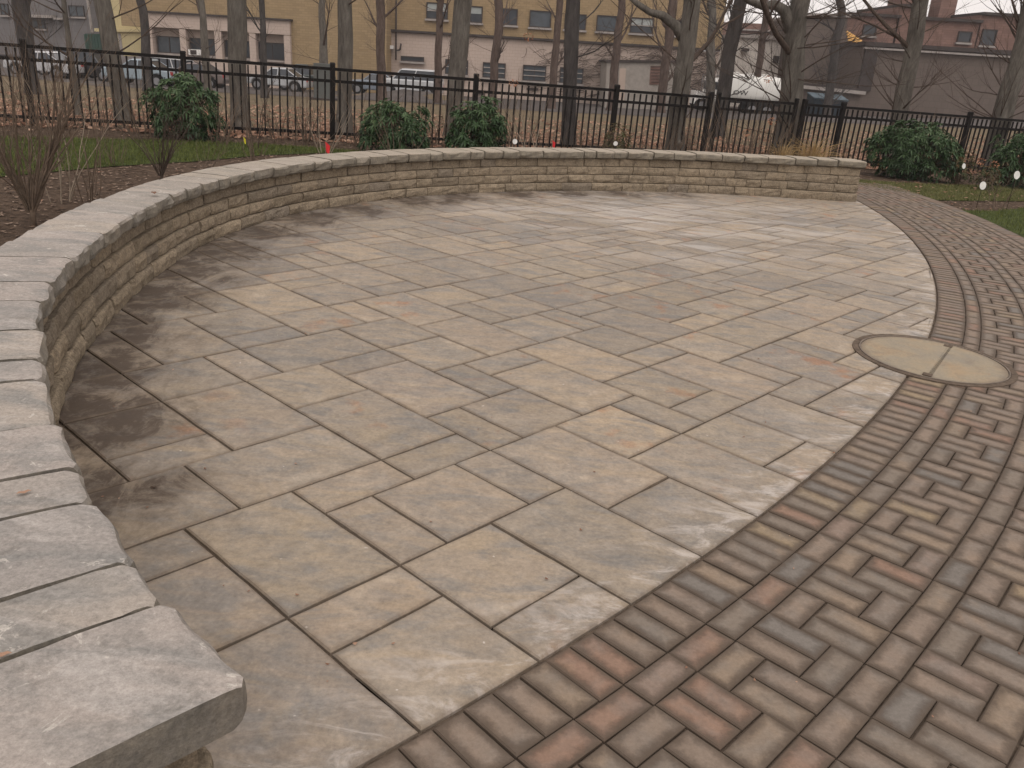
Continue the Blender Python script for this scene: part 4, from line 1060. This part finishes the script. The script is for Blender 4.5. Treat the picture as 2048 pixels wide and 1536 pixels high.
Fm.box('vent', BX(1180, 512), BX(1248, 530), 'trim', -.05, .05); Fm.box('vent', BX(888, 535), BX(938, 555), 'trim', -.05, .05)
m = MB()
for (a, b) in (((418, 0), (416, 350)), ((416, 296), (440, 292)), ((440, 292), (446, 255))):
    u0, v0 = Fm.uv(*BX(*a)); u1, v1 = Fm.uv(*BX(*b)); m.tube([(u0, -.1, v0), (u1, -.1, v1)], .06, 6)
m.build('conduit', M['trim'], Fm.root)
lp = MB(); u0, v0 = Fm.uv(*BX(388, 276)); lp.box((u0, -.25, v0), (.42, .5, .24)); lp.build('wall_lamp', M['white'], Fm.root)
# dead creeper
cr_ = random.Random(77); cm = MB()
for i in range(560):
    px = 1040+cr_.random()**.7*390; py = cr_.uniform(98, 196)
    if py < 79+(px-1040)*.065: continue
    u0, v0 = Fm.uv(px, py); a = cr_.uniform(.1, .55); pts = []
    for k in range(6): pts.append((u0, -.03, v0)); u0 += math.cos(a)*.22; v0 += math.sin(a)*.16; a += cr_.gauss(0, .35)
    if pts[-1][2] > -.2 or pts[-1][0] > ue: continue
    cm.tube(pts, .018, 3, False)
tag(cm.build('creeper', M['twig_dark'], Fm.root), kind='stuff')
# projecting left part of the same building
Fl = Facade('tan_wing', 64, (297, 24), (581, 41), 'tan brick wing with pink pilastered bays, left of the long building')
def AX(x, y): return (x/2.926, y/2.926)
uL, uR = Fl.uv(240, 20)[0], Fl.uv(773, 52)[0]; vB = Fl.uv(600, 190)[1]
m = MB(); m.box(((uL+uR)/2, 6, 3.5), (uR-uL, 12, 9.0)); m.build('wall', M['tan'], Fl.root)   # v -1..8
uF0, uF1 = Fl.uv(*AX(868, 100))[0], Fl.uv(*AX(1702, 120))[0]
m = MB(); m.box(((uF1+uR)/2, 6, (-1.0+vB-1.0)/2), (uR-uF1, 12, -1.0-(vB-1.0))); m.build('wall', M['tan'], Fl.root)
m = MB(); m.box(((uF0+uF1)/2, 6.2, (-1.0+vB-1)/2), (uF1-uF0, 11.6, -1.0-(vB-1))); m.build('bay_wall', M['pinkdark'], Fl.root)
m = MB(); m.box(((uF0+uF1)/2, -.12, -.5), (uF1-uF0, .5, .92)); m.build('bay_head', M['pink'], Fl.root)
m = MB(); m.box(((uF0+uF1)/2, -.2, .02), (uF1-uF0+.3, .7, .12)); m.build('drip_edge', M['trim'], Fl.root)
wins = [(903, 1062), (1098, 1264), (1303, 1466), (1503, 1668)]; prev = 868; vs_ = Fl.uv(*AX(1300, 330))[1]
for i, (a, b) in enumerate(wins):
    u0, u1 = Fl.uv(*AX(prev, 200))[0], Fl.uv(*AX(a, 200))[0]
    m = MB(); m.box(((u0+u1)/2, -.12, (vs_-1.0)/2-.2), (u1-u0, .5, abs(vs_)-.6)); m.build('pilaster', M['pink'], Fl.root); prev = b
u0, u1 = Fl.uv(*AX(1668, 200))[0], uF1; m = MB(); m.box(((u0+u1)/2, -.12, (vs_-1.0)/2-.2), (u1-u0, .5, abs(vs_)-.6)); m.build('pilaster', M['pink'], Fl.root)
m = MB(); m.box(((uF0+uF1)/2, -.14, (vs_+vB)/2-.5), (uF1-uF0, .54, vs_-vB+.4)); m.build('bay_foot', M['pink'], Fl.root)
for i, (a, b) in enumerate(wins):
    sl = (i*.5+.0)*1.0; y0 = 207+(a-903)*.062; y1 = 308+(a-903)*.066
    Fl.window(AX(a+3, y0), AX(b-2, y1+8), 'glass_blue' if i == 0 else 'glass', 1, 0, y=.35)
ac = Facade('air_conditioner', 63.6, AX(1112, 288), AX(1186, 292), 'white window air conditioner in the second bay of the tan wing', 'air conditioner')
ac.box('case', AX(1112, 288), AX(1186, 324), 'white', -.35, .3); ac.box('grille', AX(1126, 292), AX(1162, 319), 'trim', -.38, -.34)
# cream wall and left edge
Fc = Facade('cream_building', 70, AX(640, 10), AX(830, 12), 'pale cream yellow wall with a raised band between two trunks at the left')
Fc.box('wall', AX(560, -200), AX(880, 330), 'yellow', 0, 8); Fc.box('band', AX(560, 166), AX(880, 188), 'yellow', -.25, 0)
Fc.box('panel_joint', AX(706, 195), AX(709, 330), 'trim_pale', -.04, 0)
Fs = Facade('grey_building', 78, AX(0, 60), AX(560, 80), 'dark grey building with pale eaves behind the cars at the far left')
Fs.box('wall', AX(-420, -120), AX(560, 330), 'shed', 0, 8); Fs.box('eaves', AX(140, 85), AX(330, 108), 'trim_pale', -.8, 0); Fs.box('eaves', AX(340, 105), AX(390, 118), 'trim_pale', -.8, 0)
Fs.box('downpipe', AX(520, 0), AX(540, 190), 'trim_pale', -.3, 0)
for a, b, c_, d in ((180, 118, 270, 170), (0, 20, 60, 90), (400, 30, 500, 100)): Fs.window(AX(a, b), AX(c_, d), 'glass_blue')
Ft = Facade('container', 69, AX(495, 195), AX(600, 198), 'dark teal metal container beside the cream wall', 'container')
Ft.box('body', AX(497, 196), AX(602, 312), 'teal', 0, 2.5)
for k in range(6): Ft.box('rib', AX(502+k*16, 200), AX(507+k*16, 306), 'teal', -.06, 0)
# loading box
def CX(x, y): return (1300+x/2.738, y/2.738)
Fd = Facade('loading_box', 60, BX(1650, 362), BX(2048, 366), 'pale boxy loading bay with a brown shutter against the creeper-covered wall', 'loading bay')
u0, v0 = Fd.uv(*BX(1650, 362)); u1 = Fd.uv(*CX(154, 342))[0]; vb = Fd.uv(*BX(1800, 640))[1]
m = MB(); m.box(((u0+u1)/2, 3.0, vb/2), (u1-u0, 6.0, -vb)); m.build('body', M['concrete'], Fd.root)
m = MB(); m.box(((u0+u1)/2, 2.95, .06), (u1-u0+.3, 6.2, .12)); m.build('roof_edge', M['trim'], Fd.root)
Fd.box('door', BX(1724, 400), BX(1750, 600), 'pinkdark', -.06, 0); Fd.box('shutter', BX(1905, 385), BX(1962, 495), 'redbrick', -.05, 0)
for k in range(6): Fd.box('shutter_slat', BX(1907, 388+k*18), BX(1960, 392+k*18), 'trim', -.09, -.05)
# white annex
Fw = Facade('white_annex', 72, CX(490, 205), CX(750, 225), 'white windowless annex wall with a grey parapet behind the tanker truck')
uA, uB = Fw.uv(*CX(480, 205))[0], Fw.uv(*CX(900, 225))[0]
m = MB(); m.box(((uA+uB)/2, 4, -4), (uB-uA, 8, 8)); m.build('wall', M['white_wall'], Fw.root)
m = MB(); m.box(((uA+uB)/2, 3.9, .15), (uB-uA+.2, 8.4, .3)); m.build('parapet', M['trim_pale'], Fw.root)
Fw.box('flood_lamp', CX(502, 263), CX(534, 281), 'trim', -.6, 0); Fw.box('meter_box', CX(676, 305), CX(700, 345), 'trim', -.2, 0)
Fb = Facade('rear_brick_building', 90, CX(500, 118), CX(770, 130), 'distant low brick building with a pale roof line above the white annex')
Fb.box('wall', CX(395, 120), CX(1000, 300), 'redbrick', 0, 8); Fb.box('roof_line', CX(470, 165), CX(820, 172), 'trim_pale', -.3, 0)
# taupe gable and brick building with the long low wall
Fg = Facade('taupe_building', 66, CX(870, 90), CX(1080, 95), 'taupe rendered wall between the biggest trunk and the red brick building')
uA, uB = Fg.uv(*CX(862, 90))[0], Fg.uv(*CX(1085, 95))[0]
m = MB(); m.box(((uA+uB)/2, 5, -4.8), (uB-uA, 10, 9.6)); m.build('wall', M['taupe'], Fg.root)
m = MB(); m.box(((uA+uB)/2, 4.9, .1), (uB-uA+.2, 10.4, .22)); m.build('parapet', M['trim_pale'], Fg.root)
Fr = Facade('red_brick_building', 68, CX(1080, 236), CX(2048, 293), 'red brick building with stepped roof and small windows at the upper right')
def band(x0, x1, ytop0, ytop1, mat='redbrick', y0=0., d=9, name='wall'):
    a = Fr.uv(*CX(x0, ytop0)); b = Fr.uv(*CX(x1, ytop1)); h = (a[1]+b[1])/2
    m = MB(); m.box(((a[0]+b[0])/2, y0+d/2, (h-1)/2), (b[0]-a[0], d, h+1)); m.build(name, M[mat], Fr.root); return a[0], b[0], h
for (x0, x1, ya, yb) in ((1080, 1369, 90, 92), (1369.5, 1440, 38, 40), (1440.5, 1814, 108, 124), (1814.5, 2300, 92, 100)):
    a, b, h = band(x0, x1, ya, yb); m = MB(); m.box(((a+b)/2, 4.4, h+.1), (b-a+.02, 9.4, .2)); m.build('coping', M['trim'], Fr.root)
for (x0, x1, ya, yb, dep) in ((1522, 1650, 36, 40, 3), (1775, 1870, -60, -60, 2)):
    a = Fr.uv(*CX(x0, ya)); b = Fr.uv(*CX(x1, yb)); h0 = 0
    m = MB(); m.box(((a[0]+b[0])/2, 5+dep/2, a[1]/2+1), (b[0]-a[0], dep, a[1]-2+2)); m.build('roof_house' if x0 < 1600 else 'chimney', M['redbrick'], Fr.root)
for a, b, c_, d in ((1170, 132, 1232, 198), (1690, 170, 1750, 235), (1822, 158, 1880, 252)): Fr.window(CX(a, b), CX(c_, d), 'glass', 0, 0)
m = MB(); u0, v0 = Fr.uv(*CX(1080, 236)); u1, v1 = Fr.uv(*CX(2300, 308))
for k in range(3):
    z_ = -.15-k*.001; pass
Fr.box('canopy_stub', CX(1060, 165), CX(1078, 232), 'taupe', -.3, 0)
# long low building in front
Fo = Facade('long_low_building', 61, CX(1180, 252), CX(2048, 306), 'long grey-brown windowless low building with a pale roof edge along the parking')
uA, uB = Fo.uv(*CX(1178, 252))[0], Fo.uv(*CX(2420, 325))[0]; vb = Fo.uv(*CX(1600, 650))[1]
m = MB(); m.box(((uA+uB)/2, 3.2, (vb-.2)/2), (uB-uA, 6.4, -vb+.2)); m.build('wall', M['taupe'], Fo.root)
m = MB(); m.box(((uA+uB)/2, 3.1, .14), (uB-uA+.3, 6.9, .26)); m.build('roof_edge', M['trim'], Fo.root)
m = MB(); m.box(((uA+uB)/2, -.16, -.12), (uB-uA+.2, .3, .12)); m.build('gutter', M['trim_pale'], Fo.root)
Fo.box('downpipe', CX(1178, 262), CX(1200, 500), 'trim', -.25, 0)
# lumber on the roof
lb = Facade('lumber', 62.5, CX(1075, 200), CX(1160, 228), 'yellow new lumber leaning on the low roof beside the red brick wall', 'lumber')
for k in range(4):
    u0, v0 = lb.uv(*CX(1076, 172+k*16)); u1, v1 = lb.uv(*CX(1158-k*8, 226+k*2)); m = MB(); m.tube([(u0, -.1*k, v0), (u1, -.1*k, v1)], .07, 4); m.build('board', M['wood_new'], lb.root)
# low flat-roofed annex
Fn = Facade('flat_annex', 58, CX(590, 455), CX(1155, 512), 'low flat-roofed block with a rough roof edge, behind the biggest trunk')
uA, uB = Fn.uv(*CX(600, 460))[0], Fn.uv(*CX(1156, 512))[0]; vb = Fn.uv(*CX(900, 640))[1]
m = MB(); m.box(((uA+uB)/2, 1.6, vb/2-.1), (uB-uA, 3.2, -vb)); m.build('wall', M['concrete'] if False else M['taupe'], Fn.root)
m = MB(); m.box(((uA+uB)/2, 1.5, .05), (uB-uA+.3, 3.8, .2)); m.build('roof_edge', M['trim_pale'], Fn.root)
m = MB(); m.box(((uA+uB)/2, 1.6, .22), (uB-uA, 3.2, .14)); m.build('roof_gravel', M['trim'], Fn.root)
# dumpster and dome
def prism(m, prof, x0, x1):
    n = len(prof); m.add([(x0, p[0], p[1]) for p in prof]+[(x1, p[0], p[1]) for p in prof], [tuple(range(n)), tuple(2*n-1-i for i in range(n))]+[(i, i+n, (i+1) % n+n, (i+1) % n) for i in range(n)])
b = hit(*CX(950, 640)); du = empty('dumpster', b, 'dark blue-black dumpster standing before the flat-roofed block', 'dumpster')
m = MB(); prism(m, [(-.7, 0), (.7, 0), (.8, 1.25), (-.8, 1.0)], -1.0, 1.0); m.build('bin', simple('dumpster_paint', (.02, .03, .04), .6, .2, 1), du)
m = MB(); prism(m, [(.84, 1.27), (.8, 1.34), (-.86, 1.08), (-.84, 1.02)], -1.05, 1.05); m.build('lid', simple('dumpster_lid', (.06, .09, .11), .5, .2, 1), du)
b = hit(*CX(1575, 632)); dm = empty('domed_tank', b, 'small beige domed tank at the foot of the long low building', 'tank')
m = MB(); m.tube([(0, 0, 0), (0, 0, .9), (0, 0, 1.2), (0, 0, 1.38), (0, 0, 1.45)], [.9, .9, .75, .4, .05], 16); m.build('shell', M['concrete'], dm)
b = hit(650, 200); bx_ = empty('utility_box', (b[0]+.1, b[1]-.6, b[2]), 'grey-green utility cabinet at the foot of the slender trunk', 'utility box')
m = MB(); m.box((0, 0, .75), (.75, .6, 1.5)); m.build('cabinet', simple('cabinet_paint', (.10, .105, .10), .7, .15, 1), bx_)
m = MB(); m.box((0, -.02, .06), (1.0, .8, .12)); m.build('plinth', M['trim'], bx_)

# ------------------------------------------------------------------ vehicles
def car(px0, px1, pyb, color, label, kind='sedan', Y=60, flip=False, seed=1, drop=0.0):
    xa, za = at(px0, pyb, Y); xb, zb = at(px1, pyb, Y); cx = (xa+xb)/2; L_ = abs(xb-xa); s = L_/4.6; s = max(.85, min(1.25, s)); 
    z0 = terr(cx, Y)+.02-drop
    o = empty('parked_car' if kind != 'pickup' else 'pickup_truck', (cx, Y, z0), label, 'car' if kind != 'pickup' else 'pickup truck'); o.rotation_euler = (0, 0, math.pi if flip else 0)
    hl = 2.3*s; W_ = .88
    if kind == 'sedan':
        body = [(-hl, .35), (-hl*.99, .70), (-hl*.93, .86), (-hl*.42, .95), (hl*.55, .98), (hl*.97, .90), (hl, .6), (hl*.99, .33)]; roof = [(-hl*.42, .94), (-hl*.16, 1.38), (hl*.34, 1.42), (hl*.68, .97)]
    elif kind == 'suv':
        body = [(-hl, .4), (-hl*.99, .85), (-hl*.90, 1.02), (-hl*.5, 1.08), (hl*.98, 1.12), (hl, .8), (hl*.99, .4)]; roof = [(-hl*.5, 1.07), (-hl*.26, 1.66), (hl*.88, 1.70), (hl*.97, 1.11)]
    else:
        body = [(-hl, .5), (-hl*.99, .95), (-hl*.92, 1.08), (-hl*.5, 1.12), (hl*.98, 1.12), (hl, .9), (hl*.99, .5)]; roof = [(-hl*.48, 1.11), (-hl*.28, 1.72), (hl*.2, 1.74), (hl*.27, 1.11)]
    wx = (-hl*.62, hl*.60); wr_ = .33 if kind == 'sedan' else .38
    # body with wheel arches
    prof = [body[0]]
    low = [body[-1]]
    for c_ in wx[::-1]:
        for k in range(7): a = math.pi*k/6; low.append((c_+math.cos(a)*wr_*1.18, .33+math.sin(a)*wr_*1.18))
    prof = body[:-1]+low
    m = MB(); n = len(prof); rings = [(-W_, .93), (-W_*.98, .97), (0, 1.0), (W_*.98, .97), (W_, .93)]; vs = []
    for y, k in ((-W_*.93, .985), (-W_, 1), (W_, 1), (W_*.93, .985)):
        vs += [(p[0]*k, y, (p[1]-.6)*(.93 if abs(y) < W_ else 1)+.6) for p in prof]
    fs = [tuple(n-1-i for i in range(n)), tuple(3*n+i for i in range(n))]
    vs2 = []
    for y in (-W_, W_): vs2 += [(p[0], y, p[1]) for p in prof]
    fs = [tuple(range(n)), tuple(2*n-1-i for i in range(n))]+[(i, i+n, (i+1) % n+n, (i+1) % n) for i in range(n)]
    m.add(vs2, fs); pm = paint('car_paint', color); bo = m.build('body', pm, o)
    bv = bo.modifiers.new('bevel', 'BEVEL'); bv.width = .07; bv.segments = 2; bv.limit_method = 'ANGLE'
    # greenhouse: glass with a painted roof
    g = MB(); n = 4; t_ = .78
    lo = [(roof[0][0], roof[0][1]), (roof[3][0], roof[3][1])]; hi = [roof[1], roof[2]]
    vs = [(lo[0][0], -W_*.95, lo[0][1]-.02), (lo[1][0], -W_*.95, lo[1][1]-.02), (lo[1][0], W_*.95, lo[1][1]-.02), (lo[0][0], W_*.95, lo[0][1]-.02), (hi[0][0], -W_*t_, hi[0][1]-.05), (hi[1][0], -W_*t_, hi[1][1]-.05), (hi[1][0], W_*t_, hi[1][1]-.05), (hi[0][0], W_*t_, hi[0][1]-.05)]
    g.add(vs, [(3, 2, 1, 0), (4, 5, 6, 7), (0, 1, 5, 4), (1, 2, 6, 5), (2, 3, 7, 6), (3, 0, 4, 7)]); g.build('windows', M['glass'], o)
    rf = MB(); vs = [(hi[0][0]-.06, -W_*(t_+.03), hi[0][1]-.06), (hi[1][0]+.06, -W_*(t_+.03), hi[1][1]-.06), (hi[1][0]+.06, W_*(t_+.03), hi[1][1]-.06), (hi[0][0]-.06, W_*(t_+.03), hi[0][1]-.06), (hi[0][0]+.1, -W_*t_*.9, hi[0][1]+.02), (hi[1][0]-.1, -W_*t_*.9, hi[1][1]+.02), (hi[1][0]-.1, W_*t_*.9, hi[1][1]+.02), (hi[0][0]+.1, W_*t_*.9, hi[0][1]+.02)]
    rf.add(vs, [(3, 2, 1, 0), (4, 5, 6, 7), (0, 1, 5, 4), (1, 2, 6, 5), (2, 3, 7, 6), (3, 0, 4, 7)]); rf.build('roof', pm, o)
    for q in (0.0, .42, 1.0):
        xl = lo[0][0]+(lo[1][0]-lo[0][0])*q; xh = hi[0][0]+(hi[1][0]-hi[0][0])*q
        for sg in (-1, 1):
            p = MB(); p.tube([(xl, sg*W_*.955, lo[0][1]), (xh, sg*W_*(t_+.015), hi[0][1]-.04)], .035, 4); p.build('pillar', pm, o)
    for c_ in wx:
        for sg in (-1, 1):
            tyre = MB(); tyre.disc((c_, sg*(W_-.06), wr_), wr_, (0, 1, 0), 18, .2); to = tyre.build('wheel', M['rubber'], o)
            rim = MB(); rim.disc((c_, sg*(W_+.045), wr_), wr_*.6, (0, 1, 0), 12, .02); rim.build('rim', M['chrome'], to)
    for sg in (-1, 1):
        h_ = MB(); h_.box((-hl+.03, sg*W_*.72, .68), (.08, .3, .14)); h_.build('headlight', M['chrome'], o)
        h_ = MB(); h_.box((hl-.03, sg*W_*.74, .78), (.08, .26, .18)); h_.build('tail_light', M['red_lamp'], o)
    return o
car(40, 142, 153, (.46, .46, .47), 'white sedan parked at the far left, behind the slim pale tree', 'sedan', 52)
car(104, 172, 146, (.02, .022, .03), 'black van-like car parked behind the white sedan at the far left', 'suv', 58)
car(150, 214, 152, (.018, .018, .02), 'black car with pale reflections between the slim tree and the leaning trunk', 'suv', 54, True)
car(250, 322, 160, (.27, .33, .37), 'pale ice-blue car seen beside the leaning trunk', 'sedan', 50)
car(318, 408, 150, (.42, .42, .42), 'white-roofed car parked below the air conditioner', 'suv', 61, True)
car(330, 456, 168, (.15, .12, .11), 'taupe car with a red tail light behind the round rhododendron', 'sedan', 54)
car(528, 592, 178, (.40, .41, .42), 'white car parked before the last bay window', 'sedan', 57)
car(578, 644, 176, (.02, .03, .028), 'dark green pickup parked before the tan wall', 'pickup', 61)
car(698, 812, 190, (.16, .19, .23), 'grey-blue sedan parked before the tan wall corner', 'sedan', 60)
car(788, 852, 210, (.45, .46, .47), 'white car whose roof shows above the low bank, right of the grey-blue sedan', 'suv', 54, drop=.0)
# tanker truck
Y = 57; xa, _ = at(1380, 221, Y); xb, _ = at(1552, 221, Y); tz = terr((xa+xb)/2, Y)+.02; LT = xb-xa
tk = empty('tanker_truck', (xa, Y, tz), 'boxy white tanker truck with black lettering parked before the white annex', 'truck'); tk.scale = (1, .8, .74)
m = MB(); prof = []; n = 20; xs_ = [(.30, .62), (.33, .86), (.40, .98), (.5, 1.0), (.9, 1.0), (.97, .93), (.99, .7)]
vs = []; NN = 28
for q, k in xs_:
    for i in range(NN):
        a = 2*math.pi*i/NN; ca, sa_ = math.cos(a), math.sin(a); e_ = .55
        vs.append((LT*q, k*1.15*math.copysign(abs(ca)**e_, ca), 2.1+k*1.1*math.copysign(abs(sa_)**e_, sa_)))
fs = [(j*NN+i, j*NN+(i+1) % NN, (j+1)*NN+(i+1) % NN, (j+1)*NN+i) for j in range(len(xs_)-1) for i in range(NN)]+[tuple(range(NN)), tuple((len(xs_)-1)*NN+NN-1-i for i in range(NN))]
m.add(vs, fs, True); m.build('tank', M['tank'], tk)
m = MB(); m.box((LT*.63, 0, .98), (LT*.72, 2.0, .25)); m.build('chassis', M['rubber'], tk)
m = MB(); prism(m, [(-1.05, .55), (1.05, .55), (1.05, 2.5), (.9, 2.75), (-.9, 2.75), (-1.05, 2.5)], .75, LT*.30); cb = m.build('cab', M['white'], tk)
m = MB(); prism(m, [(-1.0, .5), (1.0, .5), (.95, 1.55), (-.95, 1.55)], 0.0, .74); m.build('hood', M['white'], tk)
m = MB(); m.box((.76, 0, 2.1), (.06, 1.7, .7)); m.build('windscreen', M['glass'], tk); m = MB(); m.box((1.25, -1.06, 2.1), (.7, .04, .6)); m.build('side_window', M['glass'], tk)
for x_ in (.55, LT*.68, LT*.85):
    for sg in (-1, 1):
        q = MB(); q.disc((x_, sg*.95, .5), .5, (0, 1, 0), 20, .3); wo = q.build('wheel', M['rubber'], tk); q = MB(); q.disc((x_, sg*1.12, .5), .26, (0, 1, 0), 14, .03); q.build('rim', M['chrome'], wo)
for x_ in (LT*.45, LT*.62, LT*.78):
    q = MB(); q.disc((x_, 0, 3.28), .28, (0, 0, 1), 14, .12); q.build('hatch', M['white'], tk)
q = MB()
for x_ in (.35, .6): q.tube([(x_, -1.0, 1.5), (x_, -1.0, 2.9)], .03, 5)
q.tube([(.35, -1.0, 2.9), (LT*.3, -1.0, 2.95)], .03, 5); q.build('mirror_rail', M['chrome'], tk)
cu = bpy.data.curves.new('lettering', 'FONT'); cu.body = 'OW'; cu.size = .5; cu.extrude = .01; cu.materials.append(M['rubber'])
tmp = bpy.data.objects.new('tmp', cu); col.objects.link(tmp); bpy.context.view_layer.update()
me = bpy.data.meshes.new_from_object(tmp.evaluated_get(bpy.context.evaluated_depsgraph_get())); bpy.data.objects.remove(tmp)
lt = link('lettering', me, tk); lt.location = (LT*.43, -1.17, 1.55); lt.rotation_euler = (math.pi/2, 0, 0)
print('objects', len(bpy.data.objects))

# ------------------------------------------------------------------ air
hz = MB(); hz.box((0, 52, 3), (240, 116, 18)); M['haze'] = bpy.data.materials.new('haze'); M['haze'].use_nodes = True
n_ = M['haze'].node_tree.nodes; n_.clear(); o_ = n_.new('ShaderNodeOutputMaterial'); v_ = n_.new('ShaderNodeVolumePrincipled'); v_.inputs['Density'].default_value = .0007; v_.inputs['Color'].default_value = (.9, .88, .9, 1)
M['haze'].node_tree.links.new(v_.outputs[0], o_.inputs['Volume']); tag(hz.build('haze', M['haze']), kind='stuff')
